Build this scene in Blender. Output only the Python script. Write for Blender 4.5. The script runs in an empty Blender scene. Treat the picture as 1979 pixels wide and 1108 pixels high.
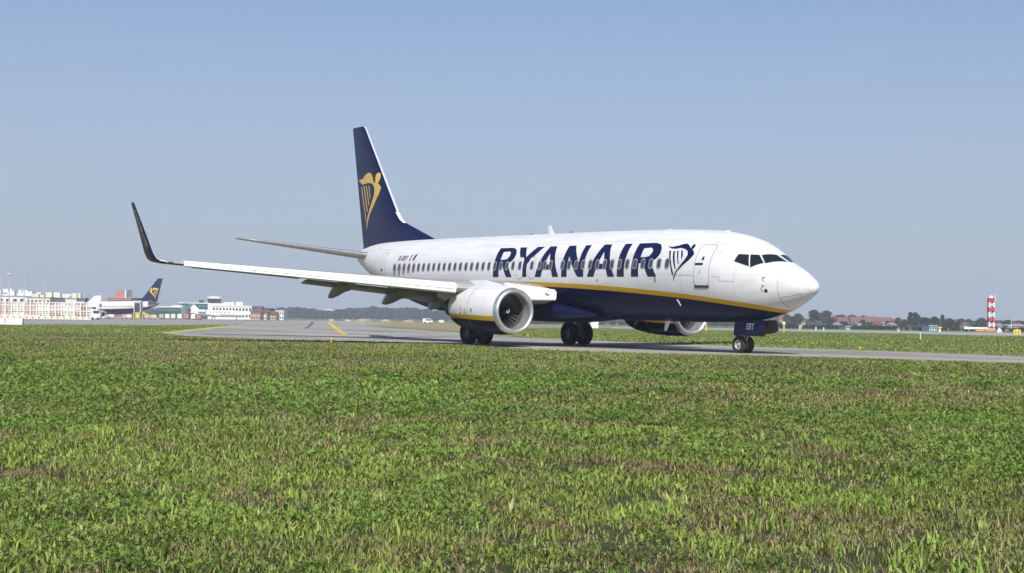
import bpy, math, random
import numpy as np
from mathutils import Vector, Matrix
from mathutils.geometry import delaunay_2d_cdt
R = math.radians
S = bpy.context.scene
C = S.collection
rnd = random.Random(7)
# ---------------------------------------------------------------- camera
CX, CY, CZ = 39.2248666, -37.7051667, 1.14979978
YAW, PITCH, ROLL, FPX = 2.58290089, 0.0235769072, 0.0142030189, 2801.72615
fw = Vector((math.cos(YAW)*math.cos(PITCH), math.sin(YAW)*math.cos(PITCH), math.sin(PITCH)))
r0 = fw.cross(Vector((0, 0, 1))).normalized()
u0 = r0.cross(fw)
rt = r0*math.cos(ROLL) + u0*math.sin(ROLL)
up = -r0*math.sin(ROLL) + u0*math.cos(ROLL)
cam = bpy.data.cameras.new('camera')
camo = bpy.data.objects.new('camera', cam)
C.objects.link(camo)
M = Matrix((rt, up, -fw)).transposed().to_4x4()
M.translation = (CX, CY, CZ)
camo.matrix_world = M
cam.sensor_width = 36
cam.lens = 36*FPX/1979
cam.clip_start = 0.1
cam.clip_end = 20000
S.camera = camo
CAM = Vector((CX, CY, CZ))
# ---------------------------------------------------------------- world, sun, exposure
EL, AZ = R(41), R(-31)
w = bpy.data.worlds.new('World')
S.world = w
w.use_nodes = True
nt = w.node_tree
bg = nt.nodes['Background']
sky = nt.nodes.new('ShaderNodeTexSky')
sky.sky_type = 'NISHITA'
sky.sun_disc = False
sky.sun_elevation = EL
sky.sun_rotation = math.atan2(math.cos(AZ), math.sin(AZ))
sky.air_density = 1.0
sky.dust_density = 0.6
sky.ozone_density = 1.4
bg.inputs['Strength'].default_value = 0.075
tn = nt.nodes.new('ShaderNodeMix'); tn.data_type = 'RGBA'; tn.blend_type = 'MULTIPLY'; tn.inputs[0].default_value = 1
nt.links.new(sky.outputs[0], tn.inputs[6]); tn.inputs[7].default_value = (.92, 1.03, 1.26, 1)
wtc = nt.nodes.new('ShaderNodeTexCoord'); wsp = nt.nodes.new('ShaderNodeSeparateXYZ')
nt.links.new(wtc.outputs['Generated'], wsp.inputs[0])
wmr = nt.nodes.new('ShaderNodeMapRange'); wmr.interpolation_type = 'SMOOTHERSTEP'      # thin dry haze low in the sky
wmr.inputs['From Min'].default_value = -.12; wmr.inputs['From Max'].default_value = .46
wmr.inputs['To Min'].default_value = 1; wmr.inputs['To Max'].default_value = 0
nt.links.new(wsp.outputs[2], wmr.inputs['Value'])
wmx = nt.nodes.new('ShaderNodeMix'); wmx.data_type = 'RGBA'
nt.links.new(wmr.outputs[0], wmx.inputs[0]); nt.links.new(tn.outputs[2], wmx.inputs[6]); wmx.inputs[7].default_value = (4.9, 5.68, 6.95, 1)
nt.links.new(wmx.outputs[2], bg.inputs[0])
sun = bpy.data.lights.new('sun', 'SUN')
sun.energy = 4.6
sun.angle = R(0.5)
sun.color = (1, .955, .89)
suno = bpy.data.objects.new('sun', sun)
C.objects.link(suno)
sd = Vector((math.cos(EL)*math.cos(AZ), math.cos(EL)*math.sin(AZ), math.sin(EL)))
suno.rotation_euler = sd.to_track_quat('Z', 'Y').to_euler()
suno.location = (0, 0, 60)
S.view_settings.view_transform = 'Standard'
S.view_settings.look = 'None'
S.view_settings.gamma = 1
S.view_settings.exposure = 0.2
S.render.engine = 'CYCLES'
S.cycles.max_bounces = 6
S.cycles.volume_bounces = 0
S.cycles.transparent_max_bounces = 6

# ---------------------------------------------------------------- pixel helpers (photo pixels 1979 x 1108)
def ray(u, v):
    return fw + rt*((u-989.5)/FPX) + up*((554-v)/FPX)
def G(u, v, z=0.0):                      # ground point seen at a pixel
    d = ray(u, v)
    t = (z-CZ)/d.z
    return CAM + d*t
def P(u, v, depth):                      # point at a pixel and depth
    return CAM + ray(u, v)*depth
def BG(u, depth):                        # ground point below pixel column u at a depth
    q = P(u, 615, depth)
    return Vector((q.x, q.y, 0))
def HT(u, v, depth):                     # height above ground of a pixel at a depth
    return P(u, v, depth).z
RDIR = Vector((r0.x, r0.y, 0)).normalized()          # to the right in the picture
FDIR = Vector((math.cos(YAW), math.sin(YAW), 0))     # away from the viewer
FACE = math.atan2(RDIR.y, RDIR.x)                    # rotation that turns local x to picture right, local y away

# ---------------------------------------------------------------- materials
MATS = {}
def mat(name, col, rough=.5, metal=0, var=0.0, scale=3.0, coat=0, spec=.5, bump=0, rvar=0):
    if name in MATS: return MATS[name]
    m = bpy.data.materials.new(name)
    m.use_nodes = True
    n, l = m.node_tree.nodes, m.node_tree.links
    b = n['Principled BSDF']
    b.inputs['Base Color'].default_value = (*col, 1)
    b.inputs['Roughness'].default_value = rough
    b.inputs['Metallic'].default_value = metal
    b.inputs['Coat Weight'].default_value = coat
    b.inputs['Coat Roughness'].default_value = .08
    b.inputs['Specular IOR Level'].default_value = spec
    tc = n.new('ShaderNodeTexCoord')
    nz = n.new('ShaderNodeTexNoise')
    nz.inputs['Scale'].default_value = scale
    nz.inputs['Detail'].default_value = 5
    l.new(tc.outputs['Object'], nz.inputs['Vector'])
    if var:
        mx = n.new('ShaderNodeMix'); mx.data_type = 'RGBA'; mx.blend_type = 'MULTIPLY'
        mx.inputs[0].default_value = 1
        mp = n.new('ShaderNodeMapRange')
        mp.inputs['From Min'].default_value = .3; mp.inputs['From Max'].default_value = .7
        mp.inputs['To Min'].default_value = 1-var; mp.inputs['To Max'].default_value = 1+var*.4
        l.new(nz.outputs['Fac'], mp.inputs['Value'])
        mx.inputs[6].default_value = (*col, 1)
        l.new(mp.outputs[0], mx.inputs[7])
        l.new(mx.outputs[2], b.inputs['Base Color'])
    if rvar:
        mp2 = n.new('ShaderNodeMapRange')
        mp2.inputs['To Min'].default_value = max(0, rough-rvar); mp2.inputs['To Max'].default_value = rough+rvar
        l.new(nz.outputs['Fac'], mp2.inputs['Value']); l.new(mp2.outputs[0], b.inputs['Roughness'])
    if bump:
        bp = n.new('ShaderNodeBump'); bp.inputs['Strength'].default_value = bump; bp.inputs['Distance'].default_value = .02
        l.new(nz.outputs['Fac'], bp.inputs['Height']); l.new(bp.outputs[0], b.inputs['Normal'])
    MATS[name] = m
    return m
WHITE = (.73, .73, .73)
NAVY = (.006, .009, .055)
YELL = (.62, .36, .022)
def curve_node(n, l, src, pts, x0, x1, zs):
    mr = n.new('ShaderNodeMapRange')
    mr.inputs['From Min'].default_value = x0; mr.inputs['From Max'].default_value = x1
    l.new(src, mr.inputs['Value'])
    fc = n.new('ShaderNodeFloatCurve')
    cv = fc.mapping.curves[0]
    q = [((x-x0)/(x1-x0), z/zs) for x, z in pts]
    q.sort()
    cv.points[0].location = q[0]; cv.points[1].location = q[-1]
    for a in q[1:-1]: cv.points.new(*a)
    fc.mapping.update()
    l.new(mr.outputs[0], fc.inputs['Value'])
    mu = n.new('ShaderNodeMath'); mu.operation = 'MULTIPLY'; mu.inputs[1].default_value = zs
    l.new(fc.outputs[0], mu.inputs[0])
    return mu.outputs[0]
def livery(name, top, bot, x0, x1):
    m = mat(name, WHITE, rough=.3, coat=0, scale=.9, spec=.07)
    n, l = m.node_tree.nodes, m.node_tree.links
    b = n['Principled BSDF']
    tc = n.new('ShaderNodeTexCoord'); sp = n.new('ShaderNodeSeparateXYZ')
    l.new(tc.outputs['Object'], sp.inputs[0])
    def gt(z):
        k = n.new('ShaderNodeMath'); k.operation = 'GREATER_THAN'
        l.new(sp.outputs[2], k.inputs[0]); l.new(z, k.inputs[1]); return k.outputs[0]
    tz = gt(curve_node(n, l, sp.outputs[0], top, x0, x1, 8))
    bz = gt(curve_node(n, l, sp.outputs[0], bot, x0, x1, 8))
    # faint streaks of dirt running aft along the skin
    mpn = n.new('ShaderNodeMapping'); mpn.inputs['Scale'].default_value = (.35, 2.2, 2.2)
    nz = n.new('ShaderNodeTexNoise'); nz.inputs['Scale'].default_value = 1.6; nz.inputs['Detail'].default_value = 8
    l.new(tc.outputs['Object'], mpn.inputs[0]); l.new(mpn.outputs[0], nz.inputs['Vector'])
    # panel seams every few frames
    wv = n.new('ShaderNodeMath'); wv.operation = 'FRACT'
    sc = n.new('ShaderNodeMath'); sc.operation = 'MULTIPLY'; sc.inputs[1].default_value = .36
    l.new(sp.outputs[0], sc.inputs[0]); l.new(sc.outputs[0], wv.inputs[0])
    ln = n.new('ShaderNodeMath'); ln.operation = 'LESS_THAN'; ln.inputs[1].default_value = .010
    l.new(wv.outputs[0], ln.inputs[0])
    # lap seams along the body
    lap = ln.outputs[0]
    for z in (2.62, 3.30, 4.02, 4.72):
        df = n.new('ShaderNodeMath'); df.operation = 'COMPARE'; df.inputs[1].default_value = z; df.inputs[2].default_value = .011
        l.new(sp.outputs[2], df.inputs[0])
        mxm = n.new('ShaderNodeMath'); mxm.operation = 'MAXIMUM'; l.new(lap, mxm.inputs[0]); l.new(df.outputs[0], mxm.inputs[1]); lap = mxm.outputs[0]
    mr = n.new('ShaderNodeMapRange')
    mr.inputs['From Min'].default_value = .35; mr.inputs['From Max'].default_value = .7
    mr.inputs['To Min'].default_value = .90; mr.inputs['To Max'].default_value = 1.02
    l.new(nz.outputs['Fac'], mr.inputs['Value'])
    sb = n.new('ShaderNodeMath'); sb.operation = 'MULTIPLY_ADD'; sb.inputs[1].default_value = -.16
    l.new(lap, sb.inputs[0]); l.new(mr.outputs[0], sb.inputs[2])
    def mix(f, a, c, mode='MIX'):
        x = n.new('ShaderNodeMix'); x.data_type = 'RGBA'; x.blend_type = mode
        for i, q in ((0, f), (6, a), (7, c)):
            if isinstance(q, (tuple, float, int)): x.inputs[i].default_value = q if i == 0 else (*q, 1)
            else: l.new(q, x.inputs[i])
        return x.outputs[2]
    c1 = mix(bz, NAVY, YELL)
    c2 = mix(tz, c1, WHITE)
    c3 = mix(1.0, c2, sb.outputs[0], 'MULTIPLY')
    l.new(c3, b.inputs['Base Color'])
    rr = n.new('ShaderNodeMapRange'); rr.inputs['To Min'].default_value = .2; rr.inputs['To Max'].default_value = .42
    l.new(nz.outputs['Fac'], rr.inputs['Value']); l.new(rr.outputs[0], b.inputs['Roughness'])
    return m
XO = 19.61                                # nose tip lies this far ahead of the root (main gear)
TOPZ = [(0,1.6),(-.8,1.82),(-1.57,2.05),(-2.39,2.20),(-3.48,2.33),(-5.53,2.52),(-7.1,2.63),(-11.55,2.86),(-16,2.98),(-20.4,3.04),(-24.7,3.09),(-30,3.24),(-34.2,3.52),(-36.2,3.83),(-37.4,4.25),(-38.05,4.6)]
BOTZ = [(0,1.42),(-.8,1.63),(-1.57,1.86),(-2.39,2.01),(-3.48,2.14),(-5.53,2.335),(-7.1,2.44),(-11.55,2.66),(-16,2.79),(-20.4,2.85),(-24.7,2.91),(-30,3.06),(-34.2,3.34),(-36.2,3.64),(-37.4,4.05),(-38.05,4.4)]
m_fus = livery('fuselage_paint', [(x+XO, z) for x, z in TOPZ], [(x+XO, z) for x, z in BOTZ], XO-38.1, XO)
m_nac = livery('nacelle_paint', [(XO-19, 1.50), (XO-16.5, 1.475), (XO-13, 1.43), (XO-12, 1.42)], [(XO-19, 1.30), (XO-16.5, 1.275), (XO-13, 1.215), (XO-12, 1.2)], XO-19, XO-12)
m_white = mat('white_paint', WHITE, .35, var=.08, scale=1.5, coat=.3)
m_slat = mat('slat_white', (.86, .86, .86), .3, var=.05, scale=2, coat=.3)
m_navy = mat('navy_paint', NAVY, .35, coat=.05, rvar=.08, spec=.25)
m_yel = mat('yellow_paint', (.70, .47, .06), .35, coat=.3)
m_wing = mat('wing_grey', (.36, .35, .33), .45, var=.2, scale=2)
m_wingu = mat('wing_underside', (.36, .335, .29), .5, var=.25, scale=1.5)
m_alu = mat('bare_aluminium', (.66, .67, .68), .42, .85, var=.1, scale=4, rvar=.1)
m_duct = mat('inlet_liner', (.34, .335, .325), .45, .3, var=.15, scale=8)
m_fan = mat('fan_metal', (.24, .24, .24), .35, .8)
m_dark = mat('dark_metal', (.05, .05, .052), .5, .4, var=.3, scale=9)
m_tyre = mat('tyre_rubber', (.026, .026, .027), .85, var=.4, scale=12)
m_rim = mat('rim_grey', (.42, .42, .42), .45, .3, var=.3, scale=15)
m_rimd = mat('rim_dark', (.22, .22, .22), .5, .3, var=.3, scale=15)
m_strut = mat('strut_white', (.5, .5, .49), .4, var=.3, scale=10)
m_glass = mat('cockpit_glass', (.012, .014, .018), .06, spec=.8)
m_pane = mat('window_pane', (.06, .065, .075), .12)
m_wframe = mat('window_frame', (.27, .28, .30), .4)
m_seam = mat('seam_grey', (.36, .36, .37), .6)

# ---------------------------------------------------------------- object helpers
def tag(o, label=None, cat=None, group=None, kind=None):
    if label: o['label'] = label
    if cat: o['category'] = cat
    if group: o['group'] = group
    if kind: o['kind'] = kind
    return o
def mesh(name, vs, fs, m, parent=None, smooth=True, ang=40, mi=None):
    me = bpy.data.meshes.new(name)
    me.from_pydata([tuple(v) for v in vs], [], fs)
    for k in (m if isinstance(m, (list, tuple)) else [m]): me.materials.append(k)
    if mi: me.polygons.foreach_set('material_index', mi)
    if smooth:
        me.polygons.foreach_set('use_smooth', [True]*len(me.polygons))
        me.set_sharp_from_angle(angle=R(ang))
    me.update()
    o = bpy.data.objects.new(name, me)
    C.objects.link(o)
    if parent: o.parent = parent
    return o
def empty(name, loc=(0, 0, 0), rot=(0, 0, 0)):
    o = bpy.data.objects.new(name, None)
    o.empty_display_size = .5
    C.objects.link(o); o.location = loc; o.rotation_euler = rot
    return o
def copy_tree(o, parent=None):
    c = o.copy(); C.objects.link(c); c.parent = parent
    for ch in list(o.children): copy_tree(ch, c)
    return c
class MB:
    def __init__(s): s.v = []; s.f = []; s.mi = []
    def add(s, vs, fs, k=0):
        b = len(s.v); s.v += [tuple(v) for v in vs]
        s.f += [tuple(i+b for i in f) for f in fs]; s.mi += [k]*len(fs); return s
    def box(s, c, d, rz=0, k=0, taper=1):
        vs = []
        for z in (-1, 1):
            t = taper if z > 0 else 1
            for x, y in ((-1, -1), (1, -1), (1, 1), (-1, 1)):
                a, b = x*d[0]/2*t, y*d[1]/2*t
                vs.append((c[0]+a*math.cos(rz)-b*math.sin(rz), c[1]+a*math.sin(rz)+b*math.cos(rz), c[2]+z*d[2]/2))
        return s.add(vs, [(0, 3, 2, 1), (4, 5, 6, 7), (0, 1, 5, 4), (1, 2, 6, 5), (2, 3, 7, 6), (3, 0, 4, 7)], k)
    def tube(s, a, b, ra, rb=None, n=8, k=0, caps=True):
        rb = ra if rb is None else rb
        a, b = Vector(a), Vector(b); d = (b-a).normalized()
        x = d.orthogonal().normalized(); y = d.cross(x)
        vs = [p+(x*math.cos(t)+y*math.sin(t))*r for p, r in ((a, ra), (b, rb)) for t in [2*math.pi*i/n for i in range(n)]]
        fs = [(i, (i+1) % n, n+(i+1) % n, n+i) for i in range(n)]
        if caps: fs += [tuple(range(n-1, -1, -1)), tuple(range(n, 2*n))]
        return s.add(vs, fs, k)
    def lathe(s, prof, c, axis='y', n=32, k=0, ks=None, sy=1):   # prof: (a along axis, r)
        vs = []
        for a, r in prof:
            for i in range(n):
                t = 2*math.pi*i/n; p, q = r*math.cos(t), r*math.sin(t)
                vs.append({'y': (c[0]+p, c[1]+a, c[2]+q), 'x': (c[0]+a, c[1]+p*sy, c[2]+q), 'z': (c[0]+p, c[1]+q, c[2]+a)}[axis])
        for j in range(len(prof)-1):
            s.add([], [], k)
        b = len(s.v); s.v += vs
        for j in range(len(prof)-1):
            for i in range(n):
                s.f.append((b+j*n+i, b+j*n+(i+1) % n, b+(j+1)*n+(i+1) % n, b+(j+1)*n+i)); s.mi.append(ks[j] if ks else k)
        return s
    def loft(s, rings, k=0, caps=True, closed=True):
        n = len(rings[0]); b = len(s.v)
        for r in rings: s.v += [tuple(p) for p in r]
        for j in range(len(rings)-1):
            for i in range(n if closed else n-1):
                s.f.append((b+j*n+i, b+j*n+(i+1) % n, b+(j+1)*n+(i+1) % n, b+(j+1)*n+i)); s.mi.append(k)
        if caps:
            s.f.append(tuple(b+i for i in range(n-1, -1, -1))); s.f.append(tuple(b+(len(rings)-1)*n+i for i in range(n))); s.mi += [k, k]
        return s
    def build(s, name, m, parent=None, smooth=True, ang=40):
        return mesh(name, s.v, s.f, m, parent, smooth, ang, s.mi)

# ================================================================ AIRLINER
ST=[(0,2.86,2.86,0.0,2.86),(.04,2.98,2.74,.13,2.86),(.15,3.10,2.62,.27,2.86),(.4,3.26,2.45,.45,2.87),(.8,3.47,2.25,.68,2.89),(1.2,3.66,2.07,.88,2.92),(1.6,3.83,1.92,1.05,2.96),(2.0,4.02,1.80,1.21,3.01),(2.4,4.26,1.70,1.34,3.07),(2.8,4.48,1.62,1.46,3.12),(3.2,4.66,1.56,1.56,3.18),(3.8,4.84,1.50,1.68,3.25),(4.6,5.00,1.46,1.78,3.32),(5.6,5.11,1.43,1.845,3.37),(6.8,5.18,1.41,1.88,3.40),(8.5,5.23,1.40,1.88,3.42),(13,5.28,1.40,1.88,3.42),
(25.5,5.31,1.40,1.88,3.42),(27,5.31,1.43,1.87,3.44),(28.5,5.31,1.54,1.83,3.5),(30,5.31,1.78,1.75,3.6),(31.5,5.30,2.10,1.64,3.74),(33,5.28,2.48,1.47,3.9),(34.5,5.24,2.92,1.24,4.06),(35.6,5.17,3.28,1.0,4.2),(36.6,5.05,3.62,.74,4.33),(37.4,4.92,3.92,.5,4.42),(37.85,4.80,4.12,.34,4.46),(38.02,4.70,4.24,.22,4.47)]
def sec(s):
    s = min(max(s, 0), 38.02)
    for i in range(len(ST)-1):
        a, b = ST[i], ST[i+1]
        if s <= b[0]:
            t = (s-a[0])/(b[0]-a[0]); h = b[0]-a[0]
            p0 = ST[i-1] if i else a
            p3 = ST[i+2] if i+2 < len(ST) else b
            o = []
            for k in range(1, 5):
                d = (b[k]-a[k])/h
                d0 = (a[k]-p0[k])/(a[0]-p0[0]) if i else d
                d1 = (p3[k]-b[k])/(p3[0]-b[0]) if p3 is not b else d
                m0 = 0 if d0*d <= 0 else 2*d0*d/(d0+d)
                m1 = 0 if d1*d <= 0 else 2*d1*d/(d1+d)
                o.append((2*t**3-3*t*t+1)*a[k]+(t**3-2*t*t+t)*h*m0+(3*t*t-2*t**3)*b[k]+(t**3-t*t)*h*m1)
            return o
def hwz(x, z):
    zt, zb, hw, zc = sec(-x)
    r = (z-zc)/((zt-zc) if z > zc else (zc-zb))
    return hw*math.sqrt(max(0, 1-r*r))
def on_fus(x, z, e=.006): return (x+XO, -(hwz(x, z)+e), z)

def pip(x, y, poly):
    c = False; j = len(poly)-1
    for i in range(len(poly)):
        a, b = poly[i], poly[j]
        if (a[1] > y) != (b[1] > y) and x < (b[0]-a[0])*(y-a[1])/(b[1]-a[1])+a[0]: c = not c
        j = i
    return c
def tri_fill(loops, g=.13):
    """triangulate loops (even-odd) with inner grid points"""
    vs, es = [], []
    for lp in loops:
        b = len(vs); pts = []
        for i in range(len(lp)):
            a, c = lp[i], lp[(i+1) % len(lp)]
            n = max(1, int(math.hypot(c[0]-a[0], c[1]-a[1])/g))
            for k in range(n): pts.append((a[0]+(c[0]-a[0])*k/n, a[1]+(c[1]-a[1])*k/n))
        vs += pts
        es += [(b+i, b+(i+1) % len(pts)) for i in range(len(pts))]
    inside = lambda x, y: sum(pip(x, y, lp) for lp in loops) % 2 == 1
    x0 = min(v[0] for v in vs); x1 = max(v[0] for v in vs); y0 = min(v[1] for v in vs); y1 = max(v[1] for v in vs)
    x = x0+g*.5
    while x < x1:
        y = y0+g*.5
        while y < y1:
            if inside(x, y): vs.append((x, y))
            y += g
        x += g
    ov, oe, of = delaunay_2d_cdt([Vector(v) for v in vs], es, [], 0, 1e-5)[:3]
    fs = []
    for f in of:
        cx = sum(ov[i][0] for i in f)/3; cy = sum(ov[i][1] for i in f)/3
        if inside(cx, cy): fs.append(tuple(f))
    return [tuple(v) for v in ov], fs
def decal(name, loops, surf, m, parent, g=.13):
    vs, fs = tri_fill(loops, g)
    return mesh(name, [surf(x, y) for x, y in vs], fs, m, parent, True, 60)
def multi_decal(name, shapes, surf, m, parent, g=.13):
    mb = MB()
    for loops in shapes:
        vs, fs = tri_fill(loops, g); mb.add([surf(x, y) for x, y in vs], fs)
    return mb.build(name, m, parent, True, 60)
def each_decal(name, shapes, surf, m, parent, g=.13):
    for k in shapes: multi_decal(name, [k], surf, m, parent, g)
def rrect(cx, cy, w, h, r, n=4):
    o = []
    for sx, sy, a0 in ((1, 1, 0), (-1, 1, 90), (-1, -1, 180), (1, -1, 270)):
        for i in range(n+1):
            a = R(a0+90*i/n); o.append((cx+sx*(w/2-r)+r*math.cos(a), cy+sy*(h/2-r)+r*math.sin(a)))
    return o
def text_pts(s, size, shear=0):
    cu = bpy.data.curves.new('t', 'FONT'); cu.body = s; cu.size = size; cu.shear = shear; cu.resolution_u = 3; cu.offset = size*.02
    o = bpy.data.objects.new('t', cu); me = o.to_mesh()
    vs = [(v.co.x, v.co.y) for v in me.vertices]; fs = [tuple(p.vertices) for p in me.polygons]
    o.to_mesh_clear(); bpy.data.objects.remove(o); bpy.data.curves.remove(cu)
    return vs, fs

plane = empty('airliner', (-XO, 0, 0), (0, 0.0165, 0))
tag(plane, 'large white and navy passenger jet with yellow stripe, taxiing in front, nose to the right', 'airplane')
NOSE_TINT = None
# --- fuselage
ss = [0, .015, .04, .08, .15, .25, .4, .6, .8]+[1+.2*i for i in range(16)]+[4.2+.4*i for i in range(12)]+[9+1.5*i for i in range(11)]+[25.5+.5*i for i in range(25)]+[37.85, 38.02]
NS = 72
rings = []
for s in ss:
    zt, zb, hw, zc = sec(s); rg = []
    for i in range(NS):
        a = 2*math.pi*i/NS; c, d = math.cos(a), math.sin(a)
        rg.append((XO-s, hw*c, zc+d*((zt-zc) if d > 0 else (zc-zb))))
    rings.append(rg)
fus = MB().loft(rings).build('fuselage', m_fus, plane)
# --- cabin windows (one mesh, shifted copies)
def window_mesh():
    mb = MB()
    vs, fs = tri_fill([rrect(0, 3.74, .30, .44, .12)], .1)
    mb.add([(x, -(hwz(-15, z)+.010), z) for x, z in vs], fs, 0)
    vs, fs = tri_fill([rrect(0, 3.74, .205, .335, .09)], .1)
    mb.add([(x, -(hwz(-15, z)+.014), z) for x, z in vs], fs, 1)
    return mb.build('window', [m_wframe, m_pane], fus, True, 60)
wx = [-6.54-.533*i for i in range(15)]+[-14.95, -15.42, -15.85, -16.5, -17.52, -18.12]+[-18.66-.546*i for i in range(22)]
w0 = window_mesh(); w0.location.x = XO+wx[0]
for x in wx[1:]:
    c = w0.copy(); C.objects.link(c); c.parent = fus; c.location.x = XO+x
# --- lettering
Z0, Z1 = 3.21, 4.605
LET = {
 'letter_r': [[(-19.87,Z0),(-19.86,3.5),(-19.86,3.9),(-19.87,4.3),(-19.87,Z1),(-18.79,Z1),(-18.49,4.56),(-18.27,4.46),(-18.15,4.3),(-18.15,4.13),(-18.3,3.97),(-18.61,3.86),(-18.19,Z0),(-18.69,Z0),(-19.10,3.8),(-19.36,3.8),(-19.36,Z0)],[(-19.36,4.03),(-19.36,4.41),(-18.85,4.43),(-18.70,4.38),(-18.65,4.23),(-18.76,4.08),(-19.0,4.03)]],
 'letter_y': [[(-18.12,Z1),(-17.54,Z1),(-17.16,4.13),(-16.62,Z1),(-16.02,Z1),(-16.92,3.82),(-16.92,Z0),(-17.38,Z0),(-17.38,3.82)]],
 'letter_a': [[(-16.21,Z0),(-15.58,Z1),(-15.02,Z1),(-14.28,Z0),(-14.77,Z0),(-14.88,3.54),(-15.57,3.54),(-15.72,Z0)],[(-15.46,3.77),(-15.26,4.28),(-14.98,3.77)]],
 'letter_n': [[(-14.05,Z0),(-14.05,Z1),(-13.51,Z1),(-12.76,3.84),(-12.76,Z1),(-12.34,Z1),(-12.34,Z0),(-12.80,Z0),(-13.62,4.12),(-13.62,Z0)]],
 'letter_a.001': [[(-12.06,Z0),(-11.38,Z1),(-10.86,Z1),(-10.08,Z0),(-10.56,Z0),(-10.69,3.54),(-11.42,3.54),(-11.58,Z0)],[(-11.30,3.77),(-11.10,4.28),(-10.81,3.77)]],
 'letter_i': [[(-9.88,Z0),(-9.9,Z1),(-9.41,Z1),(-9.39,Z0)]],
 'letter_r.001': [[(-8.9,Z0),(-8.9,3.9),(-8.92,Z1),(-7.82,Z1),(-7.46,4.54),(-7.24,4.37),(-7.17,4.15),(-7.3,3.96),(-7.62,3.81),(-7.2,Z0),(-7.77,Z0),(-8.13,3.76),(-8.41,3.76),(-8.41,Z0)],[(-8.40,4.01),(-8.40,4.39),(-7.95,4.41),(-7.78,4.34),(-7.73,4.2),(-7.85,4.05),(-8.1,4.01)]],
}
for k, lp in LET.items(): decal(k, lp, on_fus, m_navy, fus)
HARP = [[[(-6.87,4.45),(-6.63,4.41),(-6.28,4.46),(-6.02,4.53),(-5.82,4.53),(-5.65,4.45),(-5.46,4.33),(-5.49,4.42),(-5.46,4.49),(-5.40,4.51),(-5.33,4.48),(-5.29,4.42),(-5.30,4.34),(-5.35,4.29),(-5.21,4.21),(-5.12,4.10),(-5.2,3.97),(-5.3,3.86),(-5.61,3.64),(-5.89,3.42),(-6.05,3.19),(-6.16,3.02),(-6.13,3.19),(-5.98,3.42),(-5.75,3.66),(-5.57,3.86),(-5.47,4.06),(-5.56,4.22),(-5.76,4.31),(-6.06,4.36),(-6.3,4.33),(-6.56,4.34),(-6.74,4.38)]],
 [[(-6.67,4.25),(-6.57,4.26),(-6.34,3.82),(-6.11,3.31),(-6.18,3.24),(-6.38,3.73)]],
 [[(-6.41,4.23),(-6.31,4.24),(-6.13,3.87),(-5.98,3.51),(-6.05,3.53),(-6.26,3.9)]],
 [[(-6.19,4.24),(-6.10,4.25),(-5.84,3.71),(-5.89,3.71)]],
 [[(-5.96,4.27),(-5.86,4.25),(-5.73,4.04),(-5.75,3.9),(-5.78,3.92),(-5.84,4.05)]]]
multi_decal('harp_emblem', HARP, on_fus, m_navy, fus, .08)
# --- exits and doors: proud white panel with a seam around it
def door(name, cx, cz, w, h, r, seam=.035, e=.009, handle=None, sill=False):
    mb = MB()
    o, i = rrect(cx, cz, w, h, r), rrect(cx, cz, w-2*seam, h-2*seam, r-seam*.6)
    vs, fs = tri_fill([o, i], .12); mb.add([on_fus(x, z, e) for x, z in vs], fs, 1)
    vs, fs = tri_fill([i], .12); mb.add([on_fus(x, z, e) for x, z in vs], fs, 0)
    if handle:
        for lp, k in handle:
            vs, fs = tri_fill([lp], .1); mb.add([on_fus(x, z, e+.008) for x, z in vs], fs, k)
    if sill:
        vs, fs = tri_fill([[(cx-w/2+.02, cz-h/2-.06), (cx+w/2-.02, cz-h/2-.06), (cx+w/2-.02, cz-h/2+.03), (cx-w/2+.02, cz-h/2+.03)]], .1)
        mb.add([on_fus(x, z, e+.02) for x, z in vs], fs, 2)
    return mb.build(name, [m_white, m_seam, m_dark], fus, True, 60)
for x in (-16.5, -17.52):
    door('emergency_exit', x, 3.63, .54, 1.0, .16, .022, e=.008)
door('service_door', -4.53, 3.66, .84, 1.64, .17, .035, handle=[(rrect(-4.68, 3.70, .44, .09, .04), 2), (rrect(-4.53, 3.92, .12, .15, .05), 2), (rrect(-4.6, 3.4, .05, .14, .02), 1)], sill=True)
door('service_door', -32.05, 3.98, .72, 1.25, .1, .025, handle=[(rrect(-32.2, 3.62, .26, .1, .03), 2)])
# cargo door seam, service panels and small skin marks
def seam_line(pts, wd=.02):
    out = []
    for (a, b), (c, d) in zip(pts, pts[1:]):
        L = math.hypot(c-a, d-b); nx, ny = -(d-b)/L*wd/2, (c-a)/L*wd/2
        out.append([[(a+nx, b+ny), (c+nx, d+ny), (c-nx, d-ny), (a-nx, b-ny)]])
    return out
each_decal('skin_seam', seam_line([(-4.0, 3.2), (-3.6, 3.2), (-3.6, 3.05), (-2.9, 3.02)], .015)+seam_line([(-6.0, 3.26), (-5.0, 3.25)], .012)+seam_line([(-32.4, 4.72), (-31.6, 4.74)], .02)+seam_line([(-35.2, 4.9), (-35.3, 4.0), (-35.2, 3.65)], .02)+seam_line([(-4.45, 4.56), (-3.9, 4.5)], .015)+seam_line([(-4.0, 4.2), (-3.7, 4.15)], .015), lambda x, z: on_fus(x, z, .005), m_seam, fus)
each_decal('service_port', [[rrect(-7.32, 3.10, .17, .24, .08)], [rrect(-11.35, 3.06, .1, .12, .05)], [rrect(-7.6, 3.11, .12, .03, .012)]], lambda x, z: on_fus(x, z, .006), mat('port_grey', (.33, .33, .34), .5), fus)
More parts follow.
